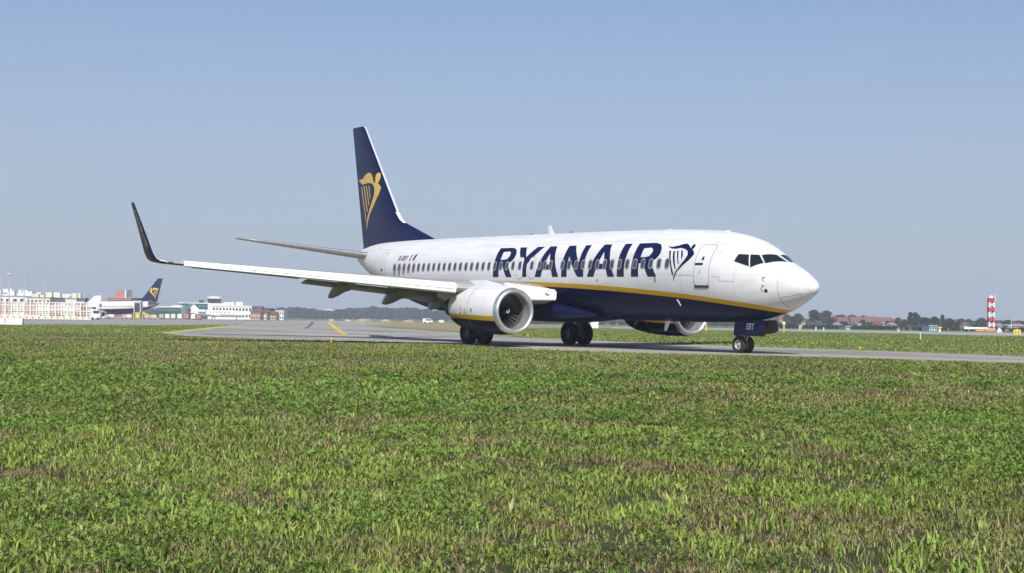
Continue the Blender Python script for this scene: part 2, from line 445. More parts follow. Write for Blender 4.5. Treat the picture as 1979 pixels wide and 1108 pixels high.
# radome seam + strips
mbr = MB()
rg = []
for s, e in ((1.17, .004), (1.195, .004)):
    zt, zb, hw, zc = sec(s)
    rg.append([(XO-s, (hw+e)*math.cos(a), zc+math.sin(a)*(((zt-zc) if math.sin(a) > 0 else (zc-zb))+e)) for a in [2*math.pi*i/NS for i in range(NS)]])
mbr.loft(rg, caps=False)
mbr.build('radome_seam', mat('radome_seam', (.42, .42, .42), .6), fus)
each_decal('lightning_strip', seam_line([(-1.15, 3.02), (-.42, 3.12)], .012)+seam_line([(-1.15, 2.47), (-.40, 2.62)], .022), lambda x, z: on_fus(x, z, .012), m_white, fus, .07)
# pitot probes
for z in (3.19, 2.88):
    mb = MB(); y = -hwz(-1.72, z)
    mb.tube((XO-1.72, y+.02, z), (XO-1.69, y-.09, z), .022, .014)
    mb.tube((XO-1.70, y-.09, z), (XO-1.52, y-.10, z), .012, .008)
    mb.build('pitot_probe', m_dark, fus)
multi_decal('sensor_disc', [[rrect(-1.62, 2.70, .13, .13, .06)]], lambda x, z: on_fus(x, z, .01), m_dark, fus, .06)
# cockpit windows: quads laid on the skin, frame then pane
CW = {'W1': [(-3.05, -1.33, 3.78), (-3.03, -1.17, 4.08), (-2.66, -.99, 4.07), (-2.40, -1.19, 3.60)],
      'W2': [(-2.62, -.94, 4.07), (-2.36, -.72, 4.05), (-1.99, -.83, 3.74), (-2.33, -1.18, 3.56)],
      'W3': [(-2.30, -.66, 4.045), (-2.085, -.09, 4.08), (-1.52, -.07, 3.77), (-1.93, -.80, 3.725)]}
def skin_pt(p, e):
    # push a point radially onto the section
    s = -p[0]; zt, zb, hw, zc = sec(s)
    dz = p[2]-zc; hz = (zt-zc) if dz > 0 else (zc-zb)
    k = math.sqrt((p[1]/hw)**2+(dz/hz)**2)
    L = math.hypot(p[1]/k, dz/k)
    f = (L+e)/L
    return (XO+p[0], p[1]/k*f, zc+dz/k*f)
def cw_mesh(q, sg):
    mb = MB(); cen = [sum(a[i] for a in q)/4 for i in range(3)]
    for grow, e, k in ((1.09, .006, 0), (1.0, .012, 1)):
        qq = [[cen[i]+(a[i]-cen[i])*grow for i in range(3)] for a in q]
        n = 8; vs = []
        for i in range(n+1):
            for j in range(n+1):
                s, t = i/n, j/n
                p = [(1-s)*(1-t)*qq[0][c]+s*(1-t)*qq[1][c]+s*t*qq[2][c]+(1-s)*t*qq[3][c] for c in range(3)]
                x, y, z = skin_pt(p, e); vs.append((x, y*sg, z))
        fs = [(i*(n+1)+j, (i+1)*(n+1)+j, (i+1)*(n+1)+j+1, i*(n+1)+j+1) for i in range(n) for j in range(n)]
        if sg > 0: pass
        mb.add(vs, fs, k)
    return mb
for q in CW.values():
    for sg in (1, -1): cw_mesh(q, sg).build('cockpit_window', [mat('windshield_frame', (.5, .5, .5), .4), m_glass], fus)
# registration + flag
vs, fs = text_pts('EI-EBY', .36, .25)
mesh('registration', [on_fus(-30.15+x*1.15, 4.12+y*1.0, .007) for x, y in vs], fs, m_navy, fus, False)
multi_decal('flag', [[[(-28.75, 4.1), (-28.6, 4.1), (-28.48, 4.42), (-28.63, 4.42)]]], lambda x, z: on_fus(x, z, .007), mat('flag_orange', (.55, .09, .03), .4), fus)
multi_decal('flag', [[[(-28.35, 4.1), (-28.14, 4.1), (-28.0, 4.42), (-28.22, 4.42)]]], lambda x, z: on_fus(x, z, .007), mat('flag_dark', (.03, .04, .06), .4), fus)
# antennas and beacon
def blade(name, x, z, h, c, sw, t=.06, m=m_white, y=0, dn=1):
    mb = MB(); rg = []
    for k, f in ((0, 1.0), (.5, .8), (1, .5)):
        cc = c*f; x0 = x-sw*k
        rg.append([(XO+x0, y, z+dn*h*k), (XO+x0-cc*.3, y+t*f/2, z+dn*h*k), (XO+x0-cc, y, z+dn*h*k), (XO+x0-cc*.3, y-t*f/2, z+dn*h*k)])
    mb.loft(rg); return mb.build(name, m, fus, True, 30)
blade('antenna', -17.45, 5.26, .44, .5, .34)
blade('antenna', -8.6, 5.2, .06, .6, .05, .2)
blade('antenna', -4.9, 5.02, .07, .7, .05, .25)
blade('antenna', -19.3, 5.28, .06, .5, .05, .14, m_dark)
MB().tube((XO-6.22, -1.56, 2.31), (XO-6.02, -1.53, 2.06), .032, .02, 6).build('drain_mast', m_strut, fus)
blade('antenna', -8.2, 1.42, .42, .34, .25, .05, m_white, -.3, -1)
blade('antenna', -10.5, 1.42, .25, .3, .2, .05, m_dark, -.2, -1)
MB().lathe([(0, .1), (.06, .08), (.09, .04), (.1, 0.001)], (XO-16.1, 0, 5.28), 'z', 12).build('beacon', mat('beacon_red', (.4, .03, .02), .3), fus)
# --- belly fairing between the wings
rings = []
for s, k in ((12.3, .0), (13.0, .25), (14.0, .6), (15.5, .95), (17, 1), (20.5, 1), (22.5, .85), (24, .5), (25.2, .0)):
    wdt = 1.25+.58*k; zb = 1.46-.30*k; zt = 1.7+.5*k; rg = []
    for i in range(40):
        a = 2*math.pi*i/40; c, d = math.cos(a), math.sin(a)
        c = math.copysign(abs(c)**.75, c); d = math.copysign(abs(d)**.8, d)
        zc = (zt+zb)/2
        rg.append((XO-s, wdt*c, zc+d*(zt-zb)/2))
    rings.append(rg)
MB().loft(rings).build('belly_fairing', m_navy, plane)

# --- wing geometry
def airfoil(n=14):
    """list of (c, z) round the section, c from TE over the top to LE and back below; unit thickness"""
    pts = []
    def yt(c): return 5*(.2969*math.sqrt(c)-.126*c-.3516*c*c+.2843*c**3-.1036*c**4)
    for i in range(n+1):
        c = (1+math.cos(math.pi*i/n))/2; pts.append((c, yt(c)))
    for i in range(1, n):
        c = (1-math.cos(math.pi*i/n))/2; pts.append((c, -yt(c)))
    return pts
AF = airfoil()
def lex(y):
    x = -16.3-.57*(y-5.6)
    if y < 4.6: x = -16.3+.57*1.0+(4.6-max(y, 2.3))*.78-max(0, 2.3-y)*1.5
    return x
def tex(y): return -21.45+(.02*(5.8-y) if y < 5.8 else -.292*(y-5.8))
def lez(y): return 2.62+.073*(y-5.6)
def wing_ring(y, sg, x0=None, x1=None, dz=0):
    a, b = lex(y), tex(y); ch = a-b; t = .145-.04*min(1, y/10)
    twist = R(1.2-2.2*(y/17))
    return [(XO+a-c*ch, sg*y, lez(y)+z*t*ch-math.sin(twist)*c*ch+dz+.02*ch*math.sin(math.pi*c)) for c, z in AF]
def te_pt(y): ch = lex(y)-tex(y); return tex(y), lez(y)-math.sin(R(1.2-2.2*(y/17)))*ch
NAVU = 14
for sg in (-1, 1):
    ys = [1.2, 1.9, 2.8, 3.8, 4.6, 5.8, 7.5, 9.5, 11.5, 13.5, 15.3, 16.3, 16.9]
    mb = MB(); mb.loft([wing_ring(y, sg) for y in ys])
    na = len(AF)
    mb.mi = [0 if (i % na) < 15 else 1 for i in range(len(mb.f))]
    wing = mb.build('wing', [m_wing, m_wingu], plane, True, 50)
    # slats: outboard of the engine, drooped ahead of the leading edge
    def slat(y0, y1, sc0, sc1, name='slat', m=m_slat, prof=None, fwd=.10, dn=.06):
        prof = prof or [(-.42, .18), (-.2, .225), (0, .21), (.13, .13), (.19, .02), (.19, -.06), (.12, -.08), (.15, -.12), (.14, -.20), (.06, -.26), (-.05, -.26), (0, -.18), (-.02, 0), (-.16, .12)]
        mb = MB(); rg = []
        for i in range(9):
            y = y0+(y1-y0)*i/8; k = sc0+(sc1-sc0)*i/8
            rg.append([(XO+lex(y)+(f+fwd)*k, sg*y, lez(y)+(z-dn)*k+.05) for f, z in prof])
        mb.loft(rg); return mb.build(name, m, wing, True, 40)
    for a, b in ((5.95, 8.4), (8.43, 10.95), (10.98, 13.55), (13.58, 16.25)):
        f = lambda y: 1.02-.48*(y-5.95)/10.3
        slat(a, b, f(a), f(b))
    # inboard krueger flap and root leading edge cap
    kp = [(-.25, .30), (0, .34), (.20, .24), (.30, .05), (.28, -.12), (.30, -.2), (.24, -.42), (.1, -.5), (0, -.42), (.05, -.1), (-.05, .1)]
    slat(2.3, 4.0, .58, .97, 'krueger_flap', m_slat, kp, fwd=.0, dn=-.02)
    mb = MB().lathe([(0, .001), (.04, .09), (.02, .13), (-.05, .15)], (XO+lex(2.6)+.24, sg*2.6, lez(2.6)+.14), 'x', 14)
    mb.build('landing_light', mat('lamp_glass', (.75, .75, .72), .1, spec=.8), wing)
    # flaps lowered a little behind the trailing edge
    def flap(y0, y1, c0, c1, ang, name='flap'):
        mb = MB(); rg = []
        for i in range(7):
            y = y0+(y1-y0)*i/6; ch = c0+(c1-c0)*i/6; tx, tz = te_pt(y); r = []
            for c, z in AF:
                u, v = -c*ch, z*.11*ch
                r.append((XO+tx+.38*ch+u*math.cos(ang)-v*math.sin(ang)*-1, sg*y, tz-.06-.05*ch+u*math.sin(ang)+v*math.cos(ang)))
            rg.append(r)
        mb.loft(rg); return mb.build(name, m_wingu, wing)
    flap(2.2, 5.4, 1.5, 1.4, R(14)); flap(6.1, 10.3, 1.15, .85, R(13)); flap(10.6, 15.2, .5, .4, R(0), 'aileron')
    # flap track fairings
    for fy, ln, sz in ((8.75, 2.9, .28), (6.15, 3.2, .32), (3.8, 3.0, .30)):
        tx, tz = te_pt(fy); rg = []
        for k in range(13):
            t = k/12; r = sz*float(np.interp(t, [0, .08, .25, .45, .65, .82, .94, 1], [.1, .45, .8, .98, 1, .8, .5, .2]))
            x = tx+1.75-ln*t*1.0; z = tz-.18-.10*t-.95*max(0, t-.42)**1.3
            r = max(r, .05)
            rg.append([(XO+x, sg*(fy)+r*.62*math.cos(a), z+r*1.15*math.sin(a)) for a in [2*math.pi*i/14 for i in range(14)]])
        MB().loft(rg).build('flap_fairing', m_wingu, wing)
    # winglet
    rg = []; wl = [(16.9, 3.443, 0, 1.52, .11, 0), (17.12, 3.47, -.10, 1.42, .10, 18), (17.27, 3.58, -.2, 1.32, .10, 42), (17.37, 3.78, -.33, 1.22, .095, 60), (17.45, 4.1, -.50, 1.10, .09, 70), (17.58, 4.7, -.84, .90, .085, 76), (17.74, 5.4, -1.24, .66, .085, 76), (17.88, 6.0, -1.58, .46, .08, 76), (17.9, 6.08, -1.68, .3, .06, 76)]
    for y, z, dx, ch, t, an in wl:
        a = R(an)
        rg.append([(XO+lex(16.9)+dx-c*ch, sg*(y-q*t*ch*math.sin(a)*1.0), z+.03+q*t*ch*math.cos(a)) for c, q in AF])
    mb = MB(); mb.loft(rg); mb.mi = [0 if (i % na) < 14 else 1 for i in range(len(mb.f))]
    wgl = mb.build('winglet', [m_white, m_navy], wing, True, 60)
    if sg < 0:
        vs, fs = text_pts('RYANAIR.COM', .3)
        L = max(v[0] for v in vs)
        def wp(x, y):
            t = x/L*1.6; z = 5.75-t; k = (z-3.8)/(6-3.8)
            xl = lex(16.9)-.33-1.25*k; ch = 1.22-.76*k
            return (XO+xl-.12*ch-(.22-y)*ch*.84, -(17.37+.51*k+.02+.05*ch), z)
        mesh('winglet_lettering', [wp(*v) for v in vs], fs, m_yel, wing, False)
    # nav light at the wing tip
    MB().box((XO+lex(16.7)+.02, sg*16.75, lez(16.7)+.02), (.10, .2, .05)).build('navigation_light', mat('nav_green' if sg < 0 else 'nav_red', (.03, .14, .08) if sg < 0 else (.3, .03, .03), .2), wing)
    # --- tailplane
    rg = []
    for k in range(8):
        t = k/7; y = .35+6.82*t; xl = -34.55-4.15*t; ch = 4.05-2.95*t; z = 4.46+.83*t
        rg.append([(XO+xl-c*ch, sg*y, z+q*.10*ch) for c, q in AF])
    rg.append([(XO-38.95-c*.6, sg*7.26, 5.3+q*.03) for c, q in AF])
    mb = MB(); mb.loft(rg); mb.mi = [0 if (i % na) < 15 else 1 for i in range(len(mb.f))]
    mb.mi = [2 if (i % na) in (12, 13, 14, 15, 16) and i < na*8 else k for i, k in enumerate(mb.mi)]
    mb.build('horizontal_stabilizer', [m_wing, m_wingu, m_alu], plane, True, 50)
    # --- engine
    XE = XO-.28
    ey, ez = sg*4.83, 1.66
    def nring(x, r, flat=0, dz=0, n=48):
        o = []
        for i in range(n):
            a = 2*math.pi*i/n; c, d = math.cos(a), math.sin(a)
            rr = r
            z = r*d
            if d < 0: z *= (1-flat)
            o.append((XE+x, ey+rr*c, ez+dz+z))
        return o
    nac = [(-13.02, 1.005, .03, 0), (-13.3, 1.05, .04, 0), (-13.9, 1.09, .045, .01), (-14.6, 1.11, .05, .02), (-15.3, 1.09, .05, .03), (-16.0, 1.03, .03, .05), (-16.65, .95, 0, .08), (-17.1, .86, 0, .1), (-17.08, .82, 0, .1), (-16.6, .8, 0, .1)]
    eng = MB().loft([nring(*q) for q in nac], caps=False).build('engine_nacelle', m_nac, plane)
    lip = [(-13.02, 1.006, .03), (-12.93, .99, .03), (-12.85, .955, .03), (-12.80, .91, .03), (-12.79, .87, .03), (-12.81, .825, .02), (-12.87, .785, .02), (-12.98, .76, .015)]
    MB().loft([nring(x, r, f) for x, r, f in lip], caps=False).build('inlet_lip', m_alu, eng)
    MB().loft([nring(x, r, f) for x, r, f in [(-12.98, .76, .015), (-13.2, .755, .01), (-13.42, .765, 0)]], caps=False).build('inlet_duct', m_duct, eng)
    MB().loft([nring(x, r, f) for x, r, f in [(-13.42, .765, 0), (-13.44, .755, 0), (-13.8, .775, 0), (-14.2, .78, 0), (-14.25, .1, 0)]], caps=False).build('fan_case', mat('fan_case', (.10, .10, .10), .4, .3), eng)
    mb = MB()
    for k in range(24):
        a = 2*math.pi*k/24; rg = []
        for j in range(5):
            r = .2+.555*j/4; tw = R(25+38*j/4); w = .11+.05*j/4
            ca, sa = math.cos(a+.12*j/4), math.sin(a+.12*j/4)
            tx = -math.cos(tw)*w; ty = math.sin(tw)*w
            pts = []
            for e, th in ((-1, 0), (0, .012), (1, 0), (0, -.012)):
                px = e*tx+th; pt = e*ty
                pts.append((XE-13.82+px, ey+r*ca-pt*sa, ez+r*sa+pt*ca))
            rg.append(pts)
        mb.loft(rg)
    mb.build('fan', m_fan, eng, True, 50)
    mb = MB().lathe([(.42, .001), (.40, .03), (.3, .09), (.1, .18), (-.1, .22)], (XE-13.8, ey, ez), 'x', 20)
    mb.build('spinner', m_dark, eng)
    mb = MB()
    for j in range(9):
        a = R(200+j*25); r = .05+.008*j; mb.box((XE-13.8+.40-.0*j-r*1.0+.02, ey+r*math.cos(a), ez+r*math.sin(a)), (.02, .035, .035))
    mb.build('spinner_mark', m_white, eng)
    MB().loft([nring(x, r, 0, .1, 28) for x, r in [(-16.6, .62), (-17.6, .55), (-18.3, .42), (-18.28, .36), (-17.6, .3)]], caps=False).build('exhaust_nozzle', m_dark, eng)
    MB().loft([nring(x, max(r, .01), 0, .1, 20) for x, r in [(-17.6, .3), (-18.4, .22), (-19.0, .01)]], caps=False).build('exhaust_cone', m_dark, eng)
    # pylon
    rg = []
    for x, zt, zb, hw in ((-13.5, 2.66, 2.6, .02), (-14.2, 2.85, 2.55, .14), (-15.3, 2.99, 2.4, .2), (-16.6, 3.0, 2.2, .22), (-18.0, 2.6, 1.95, .2), (-19.5, 2.45, 2.2, .12)):
        rg.append([(XE+x, ey+hw*c, (zt+zb)/2+(zt-zb)/2*d) for c, d in ((0, 1), (.7, .8), (1, 0), (.8, -1), (-.8, -1), (-1, 0), (-.7, .8))])
    MB().loft(rg).build('pylon', m_white, eng)
    # nacelle strake and latches
    MB().add([(XE-13.6, ey-sg*.84, ez+.66), (XE-14.7, ey-sg*.86, ez+.70), (XE-14.7, ey-sg*1.05, ez+.90), (XE-14.1, ey-sg*.98, ez+.83)], [(0, 1, 2, 3)]).build('strake', m_white, eng, False)
    if sg < 0:
        for x, z, q in ((-15.5, 1.72, .05), (-15.15, 1.66, .05), (-14.6, 1.71, .06)):
            MB().lathe([(-.012, q), (-.02, q*.9), (-.021, .001)], (XE+x, ey-1.14, z), 'y', 10).build('service_mark', mat('mark_grey', (.3, .2, .22), .5), eng)
    # seam of the nacelle door
    mb = MB(); r1 = nring(-15.02, 1.11, .05, .025); r2 = nring(-15.05, 1.11, .05, .025)
    mb.loft([r1, r2], caps=False); mb.build('nacelle_seam', m_seam, eng)
    # --- main gear
    gear = MB()
    gear.tube((XO-19.61, sg*2.86, .56), (XO-19.5, sg*2.86, 1.7), .10, .12, 12)
    gear.tube((XO-19.5, sg*2.86, 1.5), (XO-19.45, sg*2.75, 2.5), .15, .15, 12)
    gear.tube((XO-19.61, sg*2.86-.34, .565), (XO-19.61, sg*2.86+.34, .565), .09, n=10)
    gear.tube((XO-19.5, sg*2.8, 1.55), (XO-19.4, sg*1.4, 2.0), .06, .06, 8)
    gear.tube((XO-19.3, sg*2.86, .75), (XO-19.2, sg*2.86, 1.2), .04, .04, 6)
    gear.tube((XO-19.2, sg*2.86, 1.2), (XO-19.45, sg*2.86, 1.45), .04, .04, 6)
    g = gear.build('main_gear', m_strut, plane)
    for dy in (-.43, .43):
        cy = sg*2.86+dy
        MB().lathe([(-.13, .30), (-.18, .33), (-.205, .42), (-.205, .49), (-.16, .545), (-.09, .565), (-.085, .555), (-.03, .566), (.03, .566), (.085, .555), (.09, .565), (.16, .545), (.205, .49), (.205, .42), (.18, .33), (.13, .30)], (XO-19.61, cy, .566), 'y', 40).build('tyre', m_tyre, g)
        MB().lathe([(-.07, .001), (-.10, .06), (-.10, .14), (-.04, .17), (-.05, .25), (-.15, .29), (-.14, .315), (.14, .315), (.15, .29), (.05, .25), (.04, .17), (.10, .14), (.10, .06), (.07, .001)], (XO-19.61, cy, .566), 'y', 28).build('rim', m_rimd, g)
    MB().box((XO-19.25, sg*2.86+sg*.0, 1.48), (.05, .5, .75), 0).build('gear_door', m_strut, g, False)

# --- fin
def fin_le(z):
    pts = [(4.9, -27.6), (5.28, -28.9), (5.6, -30.0), (6.27, -32.35), (6.5, -32.85), (6.9, -33.33), (12.0, -37.68), (12.19, -37.95)]
    for (a, b), (c, d) in zip(pts, pts[1:]):
        if z <= c: return b+(d-b)*(z-a)/(c-a)
    return pts[-1][1]
def fin_te(z): return -37.67-(z-4.99)*.2573
def fin_t(x, z):
    te = fin_te(z); le = fin_le(z); main = -31.65-(z-4.9)*.861; mc = main-te
    tmax = .055*mc
    c = (main-x)/mc
    if c < .3:
        w = (le-x)/(le-(main-.3*mc)); w = min(max(w, 0), 1)
        return tmax*math.sqrt(max(0, 1-(1-w)**2))
    return tmax*max(.02, (1-((c-.3)/.7)**1.5))
zs = [4.8, 5.0, 5.28, 5.6, 5.95, 6.27, 6.5, 6.9, 7.5, 8.5, 9.5, 10.5, 11.5, 12.05, 12.19]
rg = []
for z in zs:
    le, te = fin_le(z), fin_te(z); cs = [0, .006, .02, .05, .1, .18, .3, .45, .6, .75, .9, 1.0]
    k = .45 if z > 12.1 else 1
    a = [(XO+le+(te-le)*c, -fin_t(le+(te-le)*c, z)*k, z) for c in cs]
    b = [(p[0], -p[1], p[2]) for p in a[1:-1]][::-1]
    rg.append(a+b)
fin = MB().loft(rg).build('tail_fin', m_navy, plane, True, 50)
# polished leading edge
rg = []
for z in [6.95, 7.2, 8, 9, 10, 11, 12.0, 12.17]:
    le = fin_le(z); ds = [.05, .035, .02, .01, 0]
    a = [(XO+le-d+.012, -(fin_t(le-d, z)+.008 if d else .0), z) for d in ds]
    b = [(p[0], -p[1], p[2]) for p in a[:-1]][::-1]
    rg.append(a+b)
MB().loft(rg, caps=False, closed=False).build('leading_edge', mat('le_white', (.55, .58, .63), .3), fin)
rg = []
for z in [6.3, 6.5, 6.7, 6.95]:
    le = fin_le(z); a = [(XO+le-d+.012, -(fin_t(le-d, z)+.008 if d else 0), z) for d in (.14, .06, .02, 0)]
    rg.append(a+[(p[0], -p[1], p[2]) for p in a[:-1]][::-1])
MB().loft(rg, caps=False, closed=False).build('leading_edge', m_white, fin)
def on_fin(x, z, e=.012): return (x+XO, -(fin_t(x, z)+e), z)
FH = [[[(-38.45,9.03),(-37.84,9.05),(-37.5,9.22),(-37.15,9.34),(-36.72,9.37),(-36.42,9.22),(-36.25,8.98),(-36.14,8.72),(-35.98,8.74),(-35.93,8.86),(-35.98,9.0),(-35.93,9.18),(-35.8,9.28),(-35.6,9.3),(-35.47,9.2),(-35.42,9.0),(-35.5,8.82),(-35.62,8.68),(-35.38,8.55),(-35.22,8.40),(-35.41,8.05),(-36.02,7.45),(-36.6,6.95),(-36.95,6.5),(-37.16,6.02),(-37.16,6.35),(-36.97,6.85),(-36.51,7.45),(-36.08,7.98),(-35.99,8.34),(-36.15,8.58),(-36.45,8.72),(-36.99,8.78),(-37.82,8.72),(-38.17,8.85)]],
 [[(-38.05,8.6),(-37.91,8.6),(-37.55,7.6),(-37.16,6.55),(-37.23,6.5),(-37.72,7.7)]],[[(-37.66,8.63),(-37.52,8.64),(-36.97,7.14),(-37.08,7.07)]],[[(-37.29,8.63),(-37.16,8.63),(-36.73,7.5),(-36.83,7.43)]],[[(-36.88,8.62),(-36.76,8.61),(-36.56,7.86),(-36.65,7.79)]]]
multi_decal('harp_emblem', FH, on_fin, m_yel, fin, .2)
multi_decal('harp_emblem', FH, lambda x, z: (x+XO, fin_t(x, z)+.012, z), m_yel, fin, .2)
for sg in (-1, 1):   # rudder hinge line
    multi_decal('rudder_seam', seam_line([(-38.75, 12.0), (-38.15, 9.0), (-36.6, 5.4)], .03), (lambda s: lambda x, z: (x+XO, s*(fin_t(x, z)+.006), z))(sg), mat('rudder_seam', (.03, .035, .1), .6), fin, .3)
MB().lathe([(0, .22), (-.12, .2), (-.12, .13), (.1, .13)], (XO-38.02, 0, 4.47), 'x', 20).build('exhaust_outlet', m_dark, fus)

# --- nose gear
gz = .257
mb = MB()
mb.tube((XO-4.01, 0, gz+.345), (XO-3.95, 0, 1.6), .065, .075, 12)
mb.tube((XO-4.01, -.2, gz+.345), (XO-4.01, .2, gz+.345), .05, n=10)
mb.tube((XO-3.85, 0, gz+.5), (XO-3.7, 0, gz+.75), .03, n=6)
mb.tube((XO-3.7, 0, gz+.75), (XO-3.92, 0, gz+.95), .03, n=6)
mb.tube((XO-3.9, 0, 1.2), (XO-2.9, 0, 1.6), .04, n=8)
mb.box((XO-3.88, 0, gz+.9), (.2, .3, .2))
mb.tube((XO-4.2, -.12, gz+.85), (XO-4.35, -.12, gz+.6), .012, n=5)
ng = mb.build('nose_gear', m_strut, plane)
for dy in (-.2, .2):
    MB().lathe([(-.06, .19), (-.09, .21), (-.10, .27), (-.09, .32), (-.05, .345), (.05, .345), (.09, .32), (.10, .27), (.09, .21), (.06, .19)], (XO-4.01, dy, gz+.345), 'y', 36).build('tyre', m_tyre, ng)
    MB().lathe([(-.06, .001), (-.07, .05), (-.03, .08), (-.03, .13), (-.075, .17), (-.07, .2), (.07, .2), (.075, .17), (.03, .13), (.03, .08), (.07, .05), (.06, .001)], (XO-4.01, dy, gz+.345), 'y', 24).build('rim', m_rim, ng)
for sg in (-1, 1):
    mb = MB(); o = .34*sg
    out = [(-4.14, 1.50), (-2.62, 1.60), (-2.45, 1.56), (-2.42, 1.22), (-2.6, 1.10), (-3.95, .93), (-4.12, .98)]
    a = [(XO+x, o+sg*.14*(1.5-z), z) for x, z in out]; b = [(x, y-sg*.035, z) for x, y, z in a]
    mb.loft([a, b]); mb.build('gear_door', [m_navy if sg < 0 else mat('door_inner', (.12, .10, .09), .7, var=.4, scale=6)], ng, False)
vs, fs = text_pts('EBY', .34)
mesh('door_lettering', [(XO-3.42+x*.78, -.34-.14*(1.5-(1.2+y))-.012, 1.20+y+.05*x) for x, y in vs], fs, m_white, ng, False)
MB().box((XO-3.2, -.20, 1.02), (1.3, .06, .12)).build('gear_bay_frame', m_dark, ng, False)
# landing/taxi lamp
MB().lathe([(0, .001), (.02, .07), (-.05, .08)], (XO-3.8, 0, gz+.98), 'x', 12).build('taxi_lamp', mat('lamp_glass', (.75, .75, .72), .1), ng)



# ================================================================ GROUND, TAXIWAY, PAINT
def ground_mat(name, cols, scales, rough=.95, bump=.0, spec=.2):
    """blend of several colours by noise laid on the ground in metres"""
    m = bpy.data.materials.new(name); m.use_nodes = True
    n, l = m.node_tree.nodes, m.node_tree.links
    b = n['Principled BSDF']; b.inputs['Roughness'].default_value = rough; b.inputs['Specular IOR Level'].default_value = spec
    tc = n.new('ShaderNodeTexCoord'); last = None
    for i, c in enumerate(cols):
        if i == 0:
            x = n.new('ShaderNodeRGB'); x.outputs[0].default_value = (*c, 1); last = x.outputs[0]; continue
        nz = n.new('ShaderNodeTexNoise'); nz.inputs['Scale'].default_value = scales[i-1][0]; nz.inputs['Detail'].default_value = 6
        nz.inputs['Roughness'].default_value = .65
        of = n.new('ShaderNodeMapping'); of.inputs['Location'].default_value = (i*37.1, i*11.7, 0)
        if len(scales[i-1]) > 3: of.inputs['Scale'].default_value = scales[i-1][3]
        l.new(tc.outputs['Object'], of.inputs[0]); l.new(of.outputs[0], nz.inputs['Vector'])
        mp = n.new('ShaderNodeMapRange'); mp.inputs['From Min'].default_value = scales[i-1][1]; mp.inputs['From Max'].default_value = scales[i-1][2]
        l.new(nz.outputs['Fac'], mp.inputs['Value'])
        x = n.new('ShaderNodeMix'); x.data_type = 'RGBA'
        l.new(mp.outputs[0], x.inputs[0]); l.new(last, x.inputs[6]); x.inputs[7].default_value = (*c, 1)
        last = x.outputs[2]
    l.new(last, b.inputs['Base Color'])
    if bump:
        bp = n.new('ShaderNodeBump'); bp.inputs['Strength'].default_value = bump; bp.inputs['Distance'].default_value = .02
        l.new(nz.outputs['Fac'], bp.inputs['Height']); l.new(bp.outputs[0], b.inputs['Normal'])
    return m
def sheet(name, pts, z, m, kind='structure'):
    from mathutils.geometry import tessellate_polygon
    v = [Vector((p[0], p[1], z)) for p in pts]
    o = mesh(name, v, [tuple(t) for t in tessellate_polygon([v])], m, None, False)
    o['kind'] = kind
    return o
m_field = ground_mat('field', [(.12, .165, .045), (.20, .21, .08), (.085, .135, .035), (.27, .25, .12)], [(.35, .42, .62), (.9, .5, .65), (.11, .52, .72)])
m_near = ground_mat('soil_and_thatch', [(.06, .065, .03), (.10, .08, .05), (.035, .05, .018)], [(3., .42, .6), (9., .45, .6)])
m_asph = ground_mat('asphalt', [(.31, .30, .27), (.41, .395, .345), (.18, .175, .16), (.37, .34, .285)], [(.10, .42, .6, (.35, 1, 1)), (.16, .52, .66, (.2, 1, 1)), (3, .5, .75)], .8, .2)
m_apron = ground_mat('apron_concrete', [(.29, .285, .26), (.36, .35, .31), (.21, .205, .19)], [(.05, .4, .6), (.3, .52, .7)], .85)
m_shoulder = ground_mat('shoulder_gravel', [(.46, .42, .33), (.36, .33, .24), (.22, .23, .11)], [(1.2, .4, .6), (4, .55, .7)], .95)
m_conc = ground_mat('runway_concrete', [(.33, .33, .31), (.40, .39, .36)], [(.1, .4, .6)], .9)
m_sand = ground_mat('dry_ground', [(.36, .29, .17), (.25, .23, .11), (.14, .17, .06)], [(.06, .42, .6), (.2, .55, .7)], .95)
m_line = mat('line_yellow', (.75, .52, .03), .6, var=.15, scale=2)
sheet('ground', [(-7000, -6000), (6000, -6000), (6000, 7000), (-7000, 7000)], 0, m_field)
sheet('soil', [(CX+FDIR.x*a+RDIR.x*b, CY+FDIR.y*a+RDIR.y*b) for a, b in ((1, -3), (1, 3), (40, 17), (62, 21), (46, 0), (70, -12), (60, -30))], .004, m_near)
g2 = lambda L, k=0: [tuple(G(u, v)[:2]) for u, v in L]
NEAR = [(318, 646.5), (360, 651), (500, 657), (700, 661), (880, 667), (1000, 675), (1200, 683.5), (1330, 687), (1500, 690), (1700, 696), (1979, 705), (2400, 719)]
FAR = [(2400, 708), (1979, 690), (1700, 680), (1500, 673), (1300, 665.5), (1180, 661), (1100, 657), (1000, 652), (880, 642.5), (800, 637), (730, 633), (700, 629), (760, 626), (700, 622), (640, 620), (560, 619.5), (480, 620), (455, 629), (400, 634), (315, 644)]
sheet('taxiway', g2(NEAR+FAR), .010, m_asph)
def ribbon(name, L, w, z, m, w1=None):
    """a strip of width w metres on the ground along photo points"""
    p = [G(u, v).xy for u, v in L]; a, b = [], []
    for i, q in enumerate(p):
        d = (p[min(i+1, len(p)-1)]-p[max(i-1, 0)]).normalized(); n = Vector((-d.y, d.x))*(w+((w1 or w)-w)*i/max(1, len(p)-1))/2
        a.append(q+n); b.append(q-n)
    vs = [(q.x, q.y, z) for q in a]+[(q.x, q.y, z) for q in b]; k = len(p)
    o = mesh(name, vs, [(i, i+1, k+i+1, k+i) for i in range(k-1)], m, None, False); o['kind'] = 'structure'
    return o
ribbon('near_shoulder', [(u, v-4.6) for u, v in NEAR[4:]], 2.0, .014, m_shoulder)
ribbon('far_shoulder', [(1979, 689.3), (1700, 679.6), (1500, 672.6), (1300, 665), (1180, 660.6), (1100, 656.8)], .8, .014, m_shoulder)
